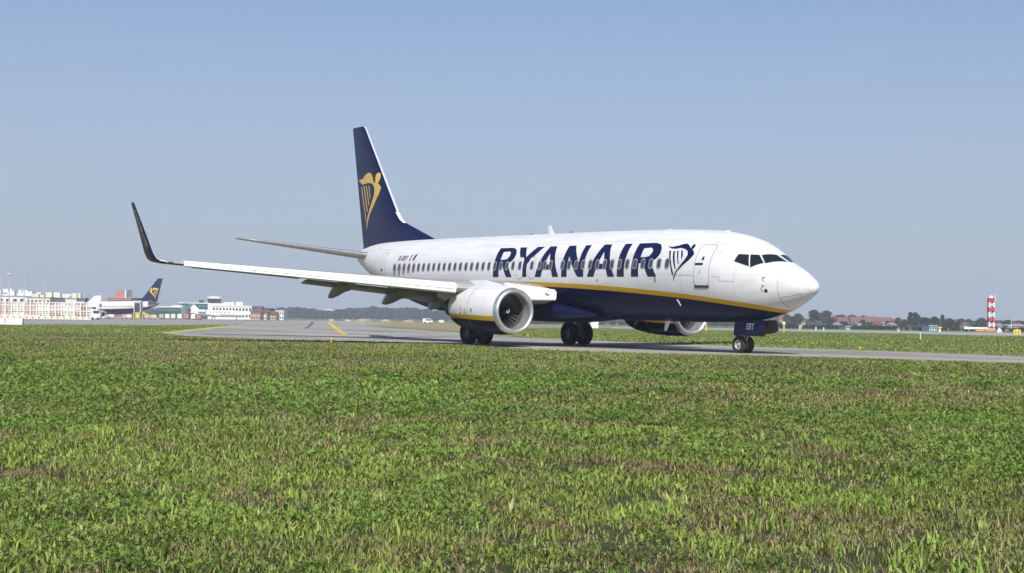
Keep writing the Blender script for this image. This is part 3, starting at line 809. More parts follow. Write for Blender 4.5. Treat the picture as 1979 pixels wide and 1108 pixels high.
ribbon('far_shoulder', [(1100, 656), (1000, 650.5), (960, 647.5), (900, 643.5)], 1.6, .014, m_sand)
ribbon('edge_line', [(312, 644.5), (335, 641.5), (370, 638), (400, 635), (430, 632), (452, 629.2)], 1.5, .018, mat('line_worn', (.62, .50, .16), .7, var=.4, scale=.5))
ribbon('taxi_line', [(635, 622.5), (641, 628), (649, 635), (657, 641), (668, 648)], .9, .018, m_line, .30)
ribbon('rubber_shadow_mark', [(400, 646.5), (520, 648.5), (640, 651), (760, 655.2), (890, 660.5)], 2.6, .016, mat('rubber_shadow_mark', (.12, .12, .115), .8, var=.4, scale=.6), 1.6)  # skid line, with part of the jet's cast shadow painted into the strip
ribbon('rubber_shadow_mark', [(604, 622), (602, 627), (598, 631), (590, 635)], .6, .016, mat('rubber_shadow_mark', (.12, .12, .115), .8), .3)
for L in ([(470, 633), (620, 637.5), (800, 643.5), (960, 651)], [(520, 642), (640, 645), (760, 650)], [(1180, 668), (1420, 675), (1700, 686), (1979, 696)]):
    ribbon('crack_seal', L, .22, .019, mat('crack_sealant', (.10, .10, .095), .7))
sheet('apron', g2([(-700, 623), (0, 628), (120, 628.3), (300, 629.2), (452, 628.8), (480, 620), (440, 616.2), (200, 613.6), (0, 612), (-700, 606)]), .006, m_apron)
sheet('dry_ground', g2([(700, 630), (760, 633.5), (880, 641.5), (1000, 649.5), (900, 636), (1000, 634), (1180, 634.5), (1180, 630), (1000, 627), (850, 624.3), (700, 620.3), (690, 621)]), .0085, m_sand)
sheet('runway', g2([(1180, 634.8), (1400, 638.2), (1500, 640), (1750, 644.5), (1979, 650.5), (2300, 658), (2300, 650), (1979, 644), (1750, 640.3), (1500, 636.4), (1180, 631.4)]), .006, m_conc)

# ================================================================ THINGS FAR BACK
def wb(mb, u0, u1, vt, dep, thick, k=0, z0=0, yaw=0):
    """box standing at photo columns u0..u1 with its top at vt"""
    c = (BG(u0, dep)+BG(u1, dep))/2; wd = (u1-u0)*dep/FPX; h = HT((u0+u1)/2, vt, dep)
    c = c+FDIR*thick/2
    mb.box((c.x, c.y, (z0+h)/2), (wd, thick, h-z0), FACE+yaw, k); return c, wd, h
m_bwhite = mat('plaster_white', (.78, .77, .74), .8, var=.12, scale=.15)
m_bcream = mat('plaster_cream', (.72, .66, .52), .8, var=.12, scale=.15)
m_bpink = mat('plaster_pink', (.50, .37, .32), .8, var=.15, scale=.15)
m_bterra = mat('terracotta_brick', (.50, .19, .12), .85, var=.25, scale=.6)
m_byel = mat('plaster_yellow', (.72, .55, .18), .8, var=.1, scale=.2)
m_roofr = mat('roof_tiles', (.24, .095, .07), .85, var=.3, scale=.5)
m_roofg = mat('roof_grey', (.30, .30, .31), .7, var=.2, scale=.3)
m_gglass = mat('green_glass', (.03, .10, .09), .15, var=.3, scale=.2)
m_bglass = mat('dark_glazing', (.05, .065, .08), .15, var=.3, scale=.3)
m_steel = mat('painted_steel', (.45, .46, .47), .5, var=.2, scale=1)
def building(label, u0, u1, vt, dep, thick, wall, cat='building', group=None, roof=None, win=(0, 0), glass=m_bglass, roofh=0, units=0, name='building'):
    c0 = (BG(u0, dep)+BG(u1, dep))/2
    e = tag(empty(name, c0, (0, 0, FACE)), label, cat, group)
    wd = (u1-u0)*dep/FPX; h = HT((u0+u1)/2, vt, dep)
    MB().box((0, thick/2, h/2), (wd, thick, h)).build('wall', wall, e, False)
    mb = MB()
    if roofh:
        a, b = wd/2+.4, thick+.4
        mb.add([(-a, -.4, h+.003), (a, -.4, h+.003), (a, b, h+.003), (-a, b, h+.003), (-a+.8, thick/2, h+roofh), (a-.8, thick/2, h+roofh)], [(0, 1, 5, 4), (2, 3, 4, 5), (1, 2, 5), (3, 0, 4), (3, 2, 1, 0)])
    else:
        mb.box((0, thick/2, h+.2), (wd+.5, thick+.5, .4))
    rf = mb.build('roof', roof or m_roofg, e, False)
    r2 = random.Random(int(u0*7+vt))
    for i in range(units):
        uw = r2.uniform(1.2, 3.5); uh = r2.uniform(.8, 2.4)
        MB().box((r2.uniform(-wd/2+2, wd/2-2), r2.uniform(1.5, thick-1.5), h+.405+uh/2), (uw, uw*.8, uh)).build('roof_unit', wall, rf, False)
    nx, nz = win
    for j in range(nz):
        for i in range(nx):
            ww = wd/nx*.55; wh = h/nz*.42
            MB().box((-wd/2+(i+.5)*wd/nx, .02, (j+.55)*h/nz), (ww, .16, wh)).build('window', glass, e, False)
    return e
# pale buildings behind the fence on the left
building('long white hangar with rooftop boxes at the far left of the skyline', -60, 62, 573, 640, 30, m_bwhite, win=(9, 2), units=9, name='hangar', cat='hangar')
building('tall white office block behind the fence, at the left picture edge', -25, 18, 567, 700, 20, m_bwhite, win=(5, 4), units=4)
building('white block with stepped roof behind the fence, next to the left mast', 22, 40, 567.5, 690, 14, m_bwhite, win=(3, 3), units=2)
building('low cream hall behind the fence between the two thin masts', 50, 96, 576, 620, 24, m_bcream, win=(6, 2), units=5)
building('white hall with gabled roof right of the thin masts', 98, 128, 577, 640, 20, m_bwhite, roofh=2.2, roof=m_bwhite, win=(4, 2))
building('white shed with rounded end just left of the parked jet winglet', 126, 147, 578, 610, 18, m_bcream, win=(2, 1), units=2)
# brick building over the parked jet
b = building('terracotta brick building rising behind the parked jet fuselage', 207, 253, 577, 560, 18, m_bterra, win=(8, 3), name='brick_building')
c0 = BG(229, 562)
MB().box((0, 6, HT(229, 577, 560)+1.7), (18*560/FPX*1.0, 9, 2.6)).build('tower_block', m_bterra, b, False)
MB().box((2.2, 5, HT(229, 577, 560)+1.8), (.5, 9.2, 3.2)).build('stair_shaft', m_bwhite, b, False)
building('low white hall behind the tail of the parked jet', 196, 262, 583, 575, 14, m_bwhite, win=(7, 1))
# terminal
building('dark green glazed terminal hall behind the row of containers', 305, 350, 594.5, 600, 30, m_gglass, cat='terminal', name='terminal_building', win=(10, 2), glass=mat('green_mullion', (.10, .22, .19), .3), roof=m_bwhite)
building('upper green glazed terminal block with white bands beneath the control tower', 346, 411, 587, 650, 30, m_gglass, cat='terminal', name='terminal_building', win=(9, 3), glass=mat('green_mullion', (.10, .22, .19), .3), roof=m_bwhite, units=3)
building('white terminal wing with dark window band right of the control tower', 410, 486, 592.5, 610, 26, m_bwhite, cat='terminal', name='terminal_building', win=(12, 2), roof=m_bwhite, units=4)
building('white canopy hall left of the upper green terminal block', 324, 345, 596, 620, 16, m_bwhite, roofh=1.4, roof=m_bwhite, win=(3, 1))
t = tag(empty('control_tower', BG(411, 630), (0, 0, FACE)), 'white control tower with dark glazed cab above the terminal', 'control tower')
zt = HT(411, 573, 630)
MB().box((0, 3, (zt-3)/2), (4.6, 5, zt-3)).build('shaft', m_bwhite, t, False)
MB().lathe([(-3, 2.5), (-2.6, 2.75), (-1.0, 3.1), (-.99, 3.1)], (0, 3, zt), 'z', 10).build('cab_glass', m_bglass, t)
MB().lathe([(-.98, .01), (-.98, 3.35), (-.1, 3.4), (0, 3.0), (.02, .01)], (0, 3, zt), 'z', 10).build('roof', m_bwhite, t)
MB().tube((0, 3, zt), (0, 3, zt+2.4), .08).build('antenna', m_steel, t)
for i, (u0, u1, vt, m, lb) in enumerate([(484, 503, 603, m_bpink, 'pink low building right of the white terminal wing'), (502, 515, 604.5, m_bcream, 'cream low building between two pinkish ones right of the terminal'), (514, 534, 607, m_bpink, 'wide pinkish building in front of the round trees'), (533, 548, 602, m_bwhite, 'white tower-like house at the right end of the building row')]):
    building(lb, u0, u1, vt, 600+i*6, 10, m, win=(4, 2), roof=m_roofr if i < 3 else m_bwhite, roofh=1.2 if i < 3 else 0)
building('white roofed house standing in front of the hazy wood', 625, 640, 601.5, 1440, 12, m_bwhite, win=(4, 1), roofh=2, roof=m_bwhite)
# lamp masts
for u, vt, dep, lb in ((0.8, 534, 480, 'high lamp mast at the very left edge of the picture'), (16.5, 529, 520, 'high mast with wide flat lamp ring near the left edge'), (45.5, 531, 500, 'thin mast with small head, third from the left edge'), (84, 541, 490, 'thin mast with white lamp, rightmost of the four masts')):
    c = BG(u, dep); z = HT(u, vt, dep)
    e = tag(empty('lamp_mast', c, (0, 0, FACE)), lb, 'mast', 'lamp masts at the left')
    MB().tube((0, 0, 0), (0, 0, z), .28, .14).build('pole', m_steel, e)
    r = 1.1 if u in (16.5,) else .28
    MB().lathe([(-.35, .05), (-.3, r), (.1, r*.9), (.15, .05)], (0, 0, z), 'z', 10).build('lamp_head', m_steel, e)
# jet blast fence
e = tag(empty('blast_fence', BG(90, 330), (0, 0, FACE)), 'slatted blast fence of red and cream panels on a pale base', 'fence')
pw = 12.1*330/FPX; x0 = -92*330/FPX; ztop = HT(90, 584, 330)
m_pr = mat('fence_red', (.50, .27, .22), .7, var=.25, scale=1.5); m_pc = mat('fence_cream', (.74, .70, .58), .7, var=.2, scale=1.5)
for i in range(-4, 15):
    red = (i//2) % 2 == 0
    mb = MB()
    for k in range(9):
        z = .9+k*(ztop-1.0)/9
        mb.box((x0+(i+.5)*pw, .25+.02*k, z+.2), (pw*.78, .05, (ztop-1)/9*.62))
    mb.build('panel', m_pr if red else m_pc, e, False)
    MB().box((x0+i*pw, .1, ztop/2+.35), (.24, .5, ztop-.7)).build('post', m_bwhite, e, False)
    MB().box((x0+(i+.5)*pw, .06, ztop/2+.35), (.12, .12, ztop-.75)).build('mullion', m_bcream, e, False)
    for z in (1.9, 3.1, ztop-.06): MB().box((x0+(i+.5)*pw, .03, z), (pw-.26, .1, .12)).build('rail', m_bwhite, e, False)
    MB().box((x0+(i+.5)*pw, .2, .35), (pw-.02, 1.2, .7), 0, 0, .98).build('base', m_bcream, e, False)
    MB().box((x0+(i+.5)*pw, -.42, .35), (.28, .06, .25)).build('drain_hole', m_dark, e, False)
# white barriers in front, left
for i, (u0, u1, lb) in enumerate(((-20, 11, 'white plastic barrier cut by the left picture edge'), (12, 45, 'white plastic barrier at the grass edge beside the cut-off one'))):
    c = (BG(u0, 146)+BG(u1, 146))/2; wd = (u1-u0)*146/FPX-.03; h = HT(20, 615, 146)
    e = tag(empty('barrier', c, (0, 0, FACE)), lb, 'barrier', 'white barriers at the grass edge')
    MB().loft([[(x, y*.5, 0), (x, y*.5, .1), (x, y*.38, .14), (x, y*.3, h-.03), (x, y*.26, h), (x, -y*.26, h), (x, -y*.3, h-.03), (x, -y*.38, .14), (x, -y*.5, .1), (x, -y*.5, 0)] for x, y in ((-wd/2, .7), (wd/2, .7))]).build('shell', m_bwhite, e, False)
# ground vehicles
def vehicle(label, u0, u1, vt, dep, body, name='van', cat='van', group=None, win=True, yaw=0, cab=.3):
    c = (BG(u0, dep)+BG(u1, dep))/2; L = (u1-u0)*dep/FPX; h = HT((u0+u1)/2, vt, dep)
    e = tag(empty(name, c, (0, 0, FACE+yaw)), label, cat, group)
    w = min(2.2, L*.8); z0 = min(.35, h*.2)
    prof = [(-L/2, z0), (L/2, z0), (L/2, h*.55), (L/2-cab*.5, h*.62), (L/2-cab-.15*L*.5, h*.97), (L/2-cab-.2*L, h), (-L/2+.05*L, h), (-L/2, h*.93)]
    MB().loft([[(x, y, z) for x, z in prof] for y in (0, w)]).build('body', body, e, False)
    if win: MB().box((L*.08, -.01, h*.74), (L*.62, .05, h*.27)).build('window', m_bglass, e, False)
    for x in (-L*.3, L*.3):
        MB().lathe([(-.1, .02), (-.1, z0*.95), (.1, z0*.95), (.1, .02)], (x, .1, z0*.95), 'y', 12).build('wheel', m_tyre, e)
    return e
vehicle('boxy white airport tug with dark window at the right end of the fence', 175, 193, 598, 325, m_bwhite, 'tug', 'tug')
vehicle('small white van far away left of the yellow line end', 637, 645, 617.5, 620, m_bwhite, group='far white vans')
vehicle('small white van far away right of the yellow line end', 668, 678, 618, 560, m_bwhite, group='far white vans')
vehicle('white utility truck on the dry ground left of the near engine', 817, 836, 616, 420, m_bwhite, 'truck', 'truck')
vehicle('low cream trailer on the dry ground just left of the near engine', 848, 859, 618.5, 430, m_bcream, 'trailer', 'trailer', win=False)
for i, (u, m, lb) in enumerate([(312, m_bpink, 'reddish container, first of the row beside the parked jet tail'), (323, m_bwhite, 'white container, leftmost white one in the row below the green terminal'), (334.5, m_bcream, 'cream container in the middle of the row below the green terminal'), (347, m_bwhite, 'white container just left of the largest red one'), (360.5, m_bterra, 'terracotta container below the white jet tailplane'), (373, m_bwhite, 'white container right of the terracotta one'), (384, m_bterra, 'terracotta container at the right end of the row')]):
    w = 8.5; h = HT(u, 607, 470)
    e = tag(empty('cargo_container', BG(u, 470), (0, 0, FACE)), lb, 'container', 'containers below the terminal')
    MB().box((0, .8, .35+(h-.35)/2), (w*470/FPX, 1.6, h-.35)).build('body', m, e, False)
    MB().box((0, .8, .2), (w*470/FPX*.9, 1.3, .3)).build('base', m_dark, e, False)
    for dx in (-.35, .35): MB().box((dx, -.02, .35+(h-.35)/2), (.05, .05, h-.6)).build('door_bar', m_steel, e, False)
# boarding stairs at the parked jet
D2 = 436
e = tag(empty('boarding_stairs', BG(266, 424), (0, 0, FACE)), 'yellow boarding stairs with grey canopy at the parked jet rear door', 'stairs')
zc = HT(266, 581, 424)
MB().box((-.2, 1.2, zc-2.0), (2.1, 2.4, 3.2)).build('canopy', m_steel, e, False)
MB().box((-.2, 1.2, zc-.25), (2.5, 2.8, .3)).build('canopy_roof', m_bwhite, e, False)
MB().box((-.2, -.03, zc-2.1), (1.5, .08, 2.6)).build('doorway', m_dark, e, False)
for x in (-1.3, 1.3): MB().tube((x, .4, .2), (x, .4, zc-3.4), .14).build('leg', m_yel, e)
MB().box((0, .5, 1.1), (1.3, 1.6, 1.4)).build('engine_box', m_yel, e, False)
MB().add([(1.3, .4, zc-3.4), (1.3, 2, zc-3.4), (6, 2, .3), (6, .4, .3), (1.3, .4, zc-3.8), (1.3, 2, zc-3.8), (5.4, 2, .3), (5.4, .4, .3)], [(0, 1, 2, 3), (4, 7, 6, 5), (0, 3, 7, 4), (1, 5, 6, 2)]).build('stair_flight', m_yel, e, False)
for u, m, lb in ((207, m_bpink, 'reddish baggage cart under the parked jet nose half'), (215, m_bwhite, 'white baggage cart under the middle of the parked jet'), (240, m_bpink, 'dull red baggage cart left of the boarding stairs'), (249, m_bwhite, 'white baggage cart tucked beside the boarding stairs'), (283, m_steel, 'grey baggage loader right of the boarding stairs'), (296, m_bwhite, 'white cart behind the parked jet tail')):
    e = tag(empty('baggage_cart', BG(u, 428), (0, 0, FACE)), lb, 'baggage cart', 'baggage carts around the parked jet')
    MB().box((0, .7, .5), (1.9, 1.3, .2)).build('deck', m_steel, e, False)
    MB().box((0, .7, 1.0), (1.5, 1.1, .7)).build('load', m, e, False)
    for x in (-.6, .6): MB().lathe([(-.08, .02), (-.08, .2), (.08, .2), (.08, .02)], (x, .1, .2), 'y', 10).build('wheel', m_tyre, e)
# parked jet: a copy of the airliner, broadside on, nose to the left
pj = copy_tree(plane)
pj.name = 'airliner'
pc = BG(201, 446)
pj.location = (pc.x, pc.y, 0)
pj.rotation_euler = (0, .0165, FACE+math.pi-R(15))
tag(pj, 'parked white and navy jet seen from its side, far left, boarding stairs at its tail', 'airplane')
# its port side carries the windows and lettering too
def mirror_children(o, names):
    for ch in list(o.children):
        if ch.name.split('.')[0] in names:
            me = ch.data.copy(); me.transform(Matrix.Scale(-1, 4, (0, 1, 0))); me.flip_normals()
            c = bpy.data.objects.new(ch.name.split('.')[0], me); C.objects.link(c); c.parent = o; c.location = ch.location
pf = [c for c in pj.children if c.name.startswith('fuselage')][0]
wm = None
for ch in list(pf.children):
    if ch.name.split('.')[0] == 'window':
        if wm is None:
            wm = ch.data.copy(); wm.transform(Matrix.Scale(-1, 4, (0, 1, 0))); wm.flip_normals()
        c = bpy.data.objects.new('window', wm); C.objects.link(c); c.parent = pf; c.location = ch.location
# port lettering reads from the nose backwards
LX0, LX1 = -19.87, -7.17
for k, lp in LET.items():
    decal(k.split('.')[0], [[(LX0+LX1-x, z) for x, z in q] for q in lp], lambda x, z: (x+XO, hwz(x, z)+.012, z), m_navy, pf)
# small white jet half hidden by the fence, its fin standing above
sj = tag(empty('small_jet', BG(128, 352), (0, 0, FACE+R(6))), 'white swept tail fin of a small jet standing behind the blast fence', 'airplane')
k = 352/FPX
MB().loft([[(x, r*math.cos(a), z+r*math.sin(a)) for a in [2*math.pi*i/18 for i in range(18)]] for x, z, r in ((-9, 1.8, .12), (-8, 1.85, .6), (-6, 2.0, 1.0), (3.2, 2.1, 1.05), (6, 2.5, .7), (8, 2.9, .25))]).build('fuselage', mat('jet_white', (.8, .8, .79), .35), sj)
slabpts = [(3.9, 3.0), (6.6, 5.75), (8.1, 5.85), (8.2, 4.9), (7.4, 3.0), (7.0, 2.6), (4.6, 2.6)]
mesh('tail_fin', [(x, -.14, z) for x, z in slabpts]+[(x, .14, z) for x, z in slabpts], [tuple(range(7)), tuple(range(13, 6, -1))]+[(i, 7+i, 7+(i+1) % 7, (i+1) % 7) for i in range(7)], mat('jet_white', (.8, .8, .79)), sj, False)
MB().lathe([(3.4, .3), (4.2, .55), (6.2, .5), (7.2, .32)], (0, -1.35, 2.7), 'x', 16).build('engine', m_dark, sj)
for x, y in ((-6, 0), (1, -1.4), (1, 1.4)): MB().tube((x, y, 0), (x, y*.6, 1.2), .12).build('landing_gear', m_dark, sj)
# white business jet with a high T tail
bj = tag(empty('business_jet', BG(420, 435), (0, 0, FACE+R(-8))), 'all white jet with high T-shaped tail parked before the terminal', 'airplane')
Lp = [(-8.6, 2.3, .12), (-8.0, 2.35, .35), (-6.0, 2.3, .75), (-3.5, 2.15, .98), (4.5, 2.1, 1.0), (6.6, 2.0, .86), (7.8, 1.85, .52), (8.5, 1.7, .12)]
MB().loft([[(x, r*math.cos(a), z+r*math.sin(a)) for a in [2*math.pi*i/20 for i in range(20)]] for x, z, r in Lp]).build('fuselage', m_white, bj)
def slab(name, pts, t, m, par, ax='y'):
    vs = [(x, -t/2, z) for x, z in pts]+[(x, t/2, z) for x, z in pts] if ax == 'y' else [(x, y, z-t/2) for x, y, z in pts]+[(x, y, z+t/2) for x, y, z in pts]
    n = len(pts)
    return mesh(name, vs, [tuple(range(n)), tuple(range(2*n-1, n-1, -1))]+[(i, n+i, n+(i+1) % n, (i+1) % n) for i in range(n)], m, par, False)
slab('tail_fin', [(-5.4, 2.95), (-7.7, 5.0), (-9.0, 5.0), (-8.0, 2.5)], .2, m_white, bj)
slab('horizontal_stabilizer', [(-7.2, 0, 5.0), (-9.3, -3.4, 5.05), (-10.1, -3.4, 5.05), (-9.2, 0, 5.0), (-10.1, 3.4, 5.05), (-9.3, 3.4, 5.05)], .18, m_white, bj, 'z')
for sg in (-1, 1):
    slab('wing', [(1.2, sg*.6, 1.35), (-2.6, sg*8.5, 1.9), (-3.7, sg*8.5, 1.9), (-2.6, sg*.6, 1.35)], .2, m_white, bj, 'z')
    MB().lathe([(1.2, .42), (.9, .5), (-.6, .48), (-1.5, .3)], (-4.4, sg*1.45, 2.7), 'x', 16).build('engine', m_white, bj)
    MB().tube((-1.2, sg*1.2, .35), (-1.2, sg*1.2, 1.3), .12).build('landing_gear', m_dark, bj)
MB().tube((6, 0, 0), (6, 0, 1.3), .1).build('landing_gear', m_dark, bj)
for i in range(8): MB().box((4.2-i*.85, -.93, 2.45), (.35, .12, .3)).build('window', m_bglass, bj, False)
slab('winglet', [(-2.6, 1.9), (-3.9, 3.3), (-4.5, 3.3), (-3.7, 1.9)], .1, m_white, bj).location.y = -8.5
# white box, posts and lights on the airfield
def cabinet(label, u0, u1, vt, dep, m):
    c = (BG(u0, dep)+BG(u1, dep))/2; wd = (u1-u0)*dep/FPX; h = HT((u0+u1)/2, vt, dep)
    e = tag(empty('equipment_cabinet', c, (0, 0, FACE+.2)), label, 'cabinet')
    MB().box((0, .4, h/2+.05), (wd, .8, h-.1)).build('body', m, e, False)
    MB().box((0, .4, h+.03), (wd+.1, .9, .06)).build('lid', m, e, False)
    MB().box((0, .4, .025), (wd*.9, .7, .05)).build('foot', m_dark, e, False)
cabinet('white cabinet on the grass behind the far main wheels', 1141, 1157, 622, 240, m_bwhite)
m_lampw = mat('lamp_white', (.75, .75, .7), .4)
def post(name, label, cat, u, vt, dep, r, m, head=None, hm=None, group=None, hr=1.8):
    h = HT(u, vt, dep)
    e = tag(empty(name, BG(u, dep)), label, cat, group)
    MB().tube((0, 0, 0), (0, 0, h*.7 if head else h), r, r).build('pole', m, e)
    if head: MB().lathe([(h*.68, r*1.05), (h*.74, r*hr), (h*.96, r*hr), (h, r*hr*.5), (h+.005, .001)], (0, 0, 0), 'z', 12).build('head', hm or m, e)
    MB().lathe([(0, r*2.2), (.03, r*2.2), (.04, r)], (0, 0, 0), 'z', 12).build('foot', m_dark, e)
post('marker_post', 'yellow marker post with white head just right of the nose radome', 'post', 1515, 622, 205, .12, m_line, True, m_lampw, 'tall airfield posts')
post('marker_post', 'yellow marker post on the grass between nose gear and far engine', 'post', 1365, 625, 215, .13, m_line, True, m_line, 'tall airfield posts', 1.2)
post('marker_post', 'thin pale post with dark box head on the right-hand grass', 'post', 1779, 633, 124, .035, m_bwhite, True, m_dark, 'tall airfield posts', 3.2)
post('edge_light', 'small yellow edge light at the far taxiway edge right of the nose', 'light', 1662.5, 670.5, 66, .035, m_line, True, m_line, 'taxiway edge lights', 2.2)
post('edge_light', 'small yellow edge light at the near grass edge, left', 'light', 641, 654, 66, .04, m_line, True, m_line, 'taxiway edge lights', 2.0)
post('edge_light', 'small yellow edge light seen between engine and far main wheels', 'light', 1020.5, 646, 105, .045, m_line, True, m_line, 'taxiway edge lights', 2.0)
for u, vt, dep, lb in ((1546, 629, 300, 'white stub post on the pale strip left of the big tree'), (1577, 632, 290, 'short white stub post below the big tree'), (1592, 633, 285, 'shortest white stub post, right of the other two')):
    post('stub_post', lb, 'post', u, vt, dep, .11, m_bwhite, group='white stub posts')
post('runway_beacon', 'white beacon with yellow foot before the right tree group', 'beacon', 1816, 632, 300, .28, m_bwhite, True, m_line)
post('runway_beacon', 'small white and red beacon on the strip below the red roofs', 'beacon', 1736, 634, 310, .3, m_bwhite, True, mat('beacon_red2', (.45, .1, .08), .5))
# yellow direction sign
e = tag(empty('taxiway_sign', BG(1966, 228), (0, 0, FACE)), 'yellow taxiway sign with dark characters at the right picture edge', 'sign')
h = HT(1966, 637.5, 228)
MB().box((0, .15, h/2+.04), (1.15, .28, h-.12)).build('panel', m_line, e, False)
MB().box((0, .15, h+.03), (.45, .2, .12)).build('cap', m_line, e, False)
for x in (-.4, .4): MB().tube((x, .15, 0), (x, .15, .14), .04).build('leg', m_dark, e)
MB().box((-.22, .0, h*.52), (.16, .02, .26)).build('character', m_dark, e, False)
MB().box((.2, .0, h*.5), (.12, .02, .34)).build('character', m_dark, e, False)
# red and white lattice tower
D3 = 350
e = tag(empty('radar_tower', BG(1917.5, D3), (0, 0, FACE)), 'tall red and white banded lattice tower with red cabin on top', 'tower')
H = HT(1917, 574, D3); Hc = HT(1917, 584.5, D3)
m_red = mat('tower_red', (.55, .035, .05), .5, var=.15, scale=2); m_tw = mat('tower_white', (.85, .85, .84), .5)
nb = 5; hw = .62
for k in range(nb+1):
    z0, z1 = Hc*k/(nb+1), Hc*(k+1)/(nb+1)-.006
    mm = m_red if k % 2 == 0 else m_tw
    mb = MB()
    for sx in (-1, 1):
        for sy in (-1, 1): mb.box((sx*hw*(.92 if 1 else 1), 1+sy*hw*.92, (z0+z1)/2), (.26, .26, z1-z0))
    for sy in (-1, 1):
        mb.tube((-hw, 1+sy*hw, z0+.05), (hw, 1+sy*hw, z1-.05), .07); mb.tube((hw, 1+sy*hw, z0+.05), (-hw, 1+sy*hw, z1-.05), .07)
        mb.box((0, 1+sy*hw*.9, (z0+z1)/2+ .2), (2*hw, .08, .5 if k % 2 == 0 else .08))
    for sx in (-1, 1):
        mb.tube((sx*hw, 1-hw, z0+.05), (sx*hw, 1+hw, z1-.05), .07)
    mb.build('lattice_band', mm, e, False)
MB().lathe([(Hc, .75), (Hc+.1, .92), (H-.35, .94), (H-.25, .8), (H-.24, .01)], (0, 1, 0), 'z', 8).build('cabin', m_red, e, False)
MB().lathe([(H-.24, .5), (H, .45), (H+.25, .25), (H+.32, .01)], (0, 1, 0), 'z', 12).build('dome', m_tw, e)
MB().tube((.95, .9, H-1.0), (.95, .9, H+.6), .07).build('mast', m_tw, e)
for a, b, lb in ((1885, 1903.5, 'red and yellow striped barrier, left one beside the lattice tower'), (1904.5, 1925, 'red and yellow striped barrier at the foot of the lattice tower')):
    c = (BG(a, 338)+BG(b, 338))/2; wd = (b-a)*338/FPX
    e = tag(empty('striped_barrier', c, (0, 0, FACE)), lb, 'barrier', 'striped barriers by the tower')
    for k, (m, z) in enumerate(((mat('barrier_red', (.5, .12, .06), .6), .2), (m_line, .42), (mat('barrier_red', (.5, .12, .06), .6), .64), (m_bcream, .84))):
        MB().box((0, .1, z), (wd-.1, .08, .16)).build('rail', m, e, False)
    for x in (-wd/2+.1, 0, wd/2-.1): MB().box((x, .2, .45), (.1, .1, .9)).build('leg', m_bwhite, e, False)
e = tag(empty('fuel_trailer', BG(1894, 342), (0, 0, FACE)), 'long low white trailer behind the striped barriers', 'trailer')
MB().box((-.8, 1, .95), (5.6, 1.2, .5)).build('body', m_bwhite, e, False)
for x in (-3, 0, 1.4): MB().lathe([(-.1, .02), (-.1, .34), (.1, .34), (.1, .02)], (x, .4, .35), 'y', 10).build('wheel', m_tyre, e)
e = tag(empty('dome_shelter', BG(1933, 330), (0, 0, FACE)), 'small white dome shelter between tower and yellow sign', 'shelter')
MB().lathe([(0, .62), (.35, .6), (.75, .42), (1.0, .15), (1.03, .01)], (0, .6, 0), 'z', 16).build('shell', m_bwhite, e)
MB().box((.0, .02, .3), (.3, .1, .5)).build('door', m_steel, e, False)
# light aircraft seen tail on
e = tag(empty('light_aircraft', BG(1953, 400), (0, 0, FACE+R(75))), 'small white propeller plane with tall fin left of the yellow sign', 'airplane')
MB().loft([[(x, r*math.cos(a), z+r*math.sin(a)*1.2) for a in [2*math.pi*i/14 for i in range(14)]] for x, z, r in ((-3.5, 1.3, .1), (-1, 1.25, .35), (1, 1.2, .6), (2.5, 1.1, .5), (3.2, 1.05, .2))]).build('fuselage', m_white, e)
slab('tail_fin', [(-2.4, 1.4), (-3.3, 3.3), (-4.0, 3.3), (-3.7, 1.2)], .12, m_white, e)
slab('wing', [(1.2, -4.5, 1.9), (1.3, 4.5, 1.9), (.2, 4.5, 1.9), (0, -4.5, 1.9)], .14, m_white, e, 'z')
slab('tailplane', [(-3, -1.5, 1.35), (-3, 1.5, 1.35), (-3.7, 1.5, 1.35), (-3.7, -1.5, 1.35)], .08, m_white, e, 'z')
for x, y in ((.6, -1), (.6, 1), (2.4, 0)): MB().tube((x, y, 0), (x*.9, y*.4, .9), .07).build('wheel_leg', m_dark, e)
MB().loft([[(x, y, z) for y, z in ((-.45, 1.6), (.45, 1.6), (.35, 2.05), (-.35, 2.05))] for x in (.2, 1.5)]).build('cockpit_glass', m_bglass, e, False)
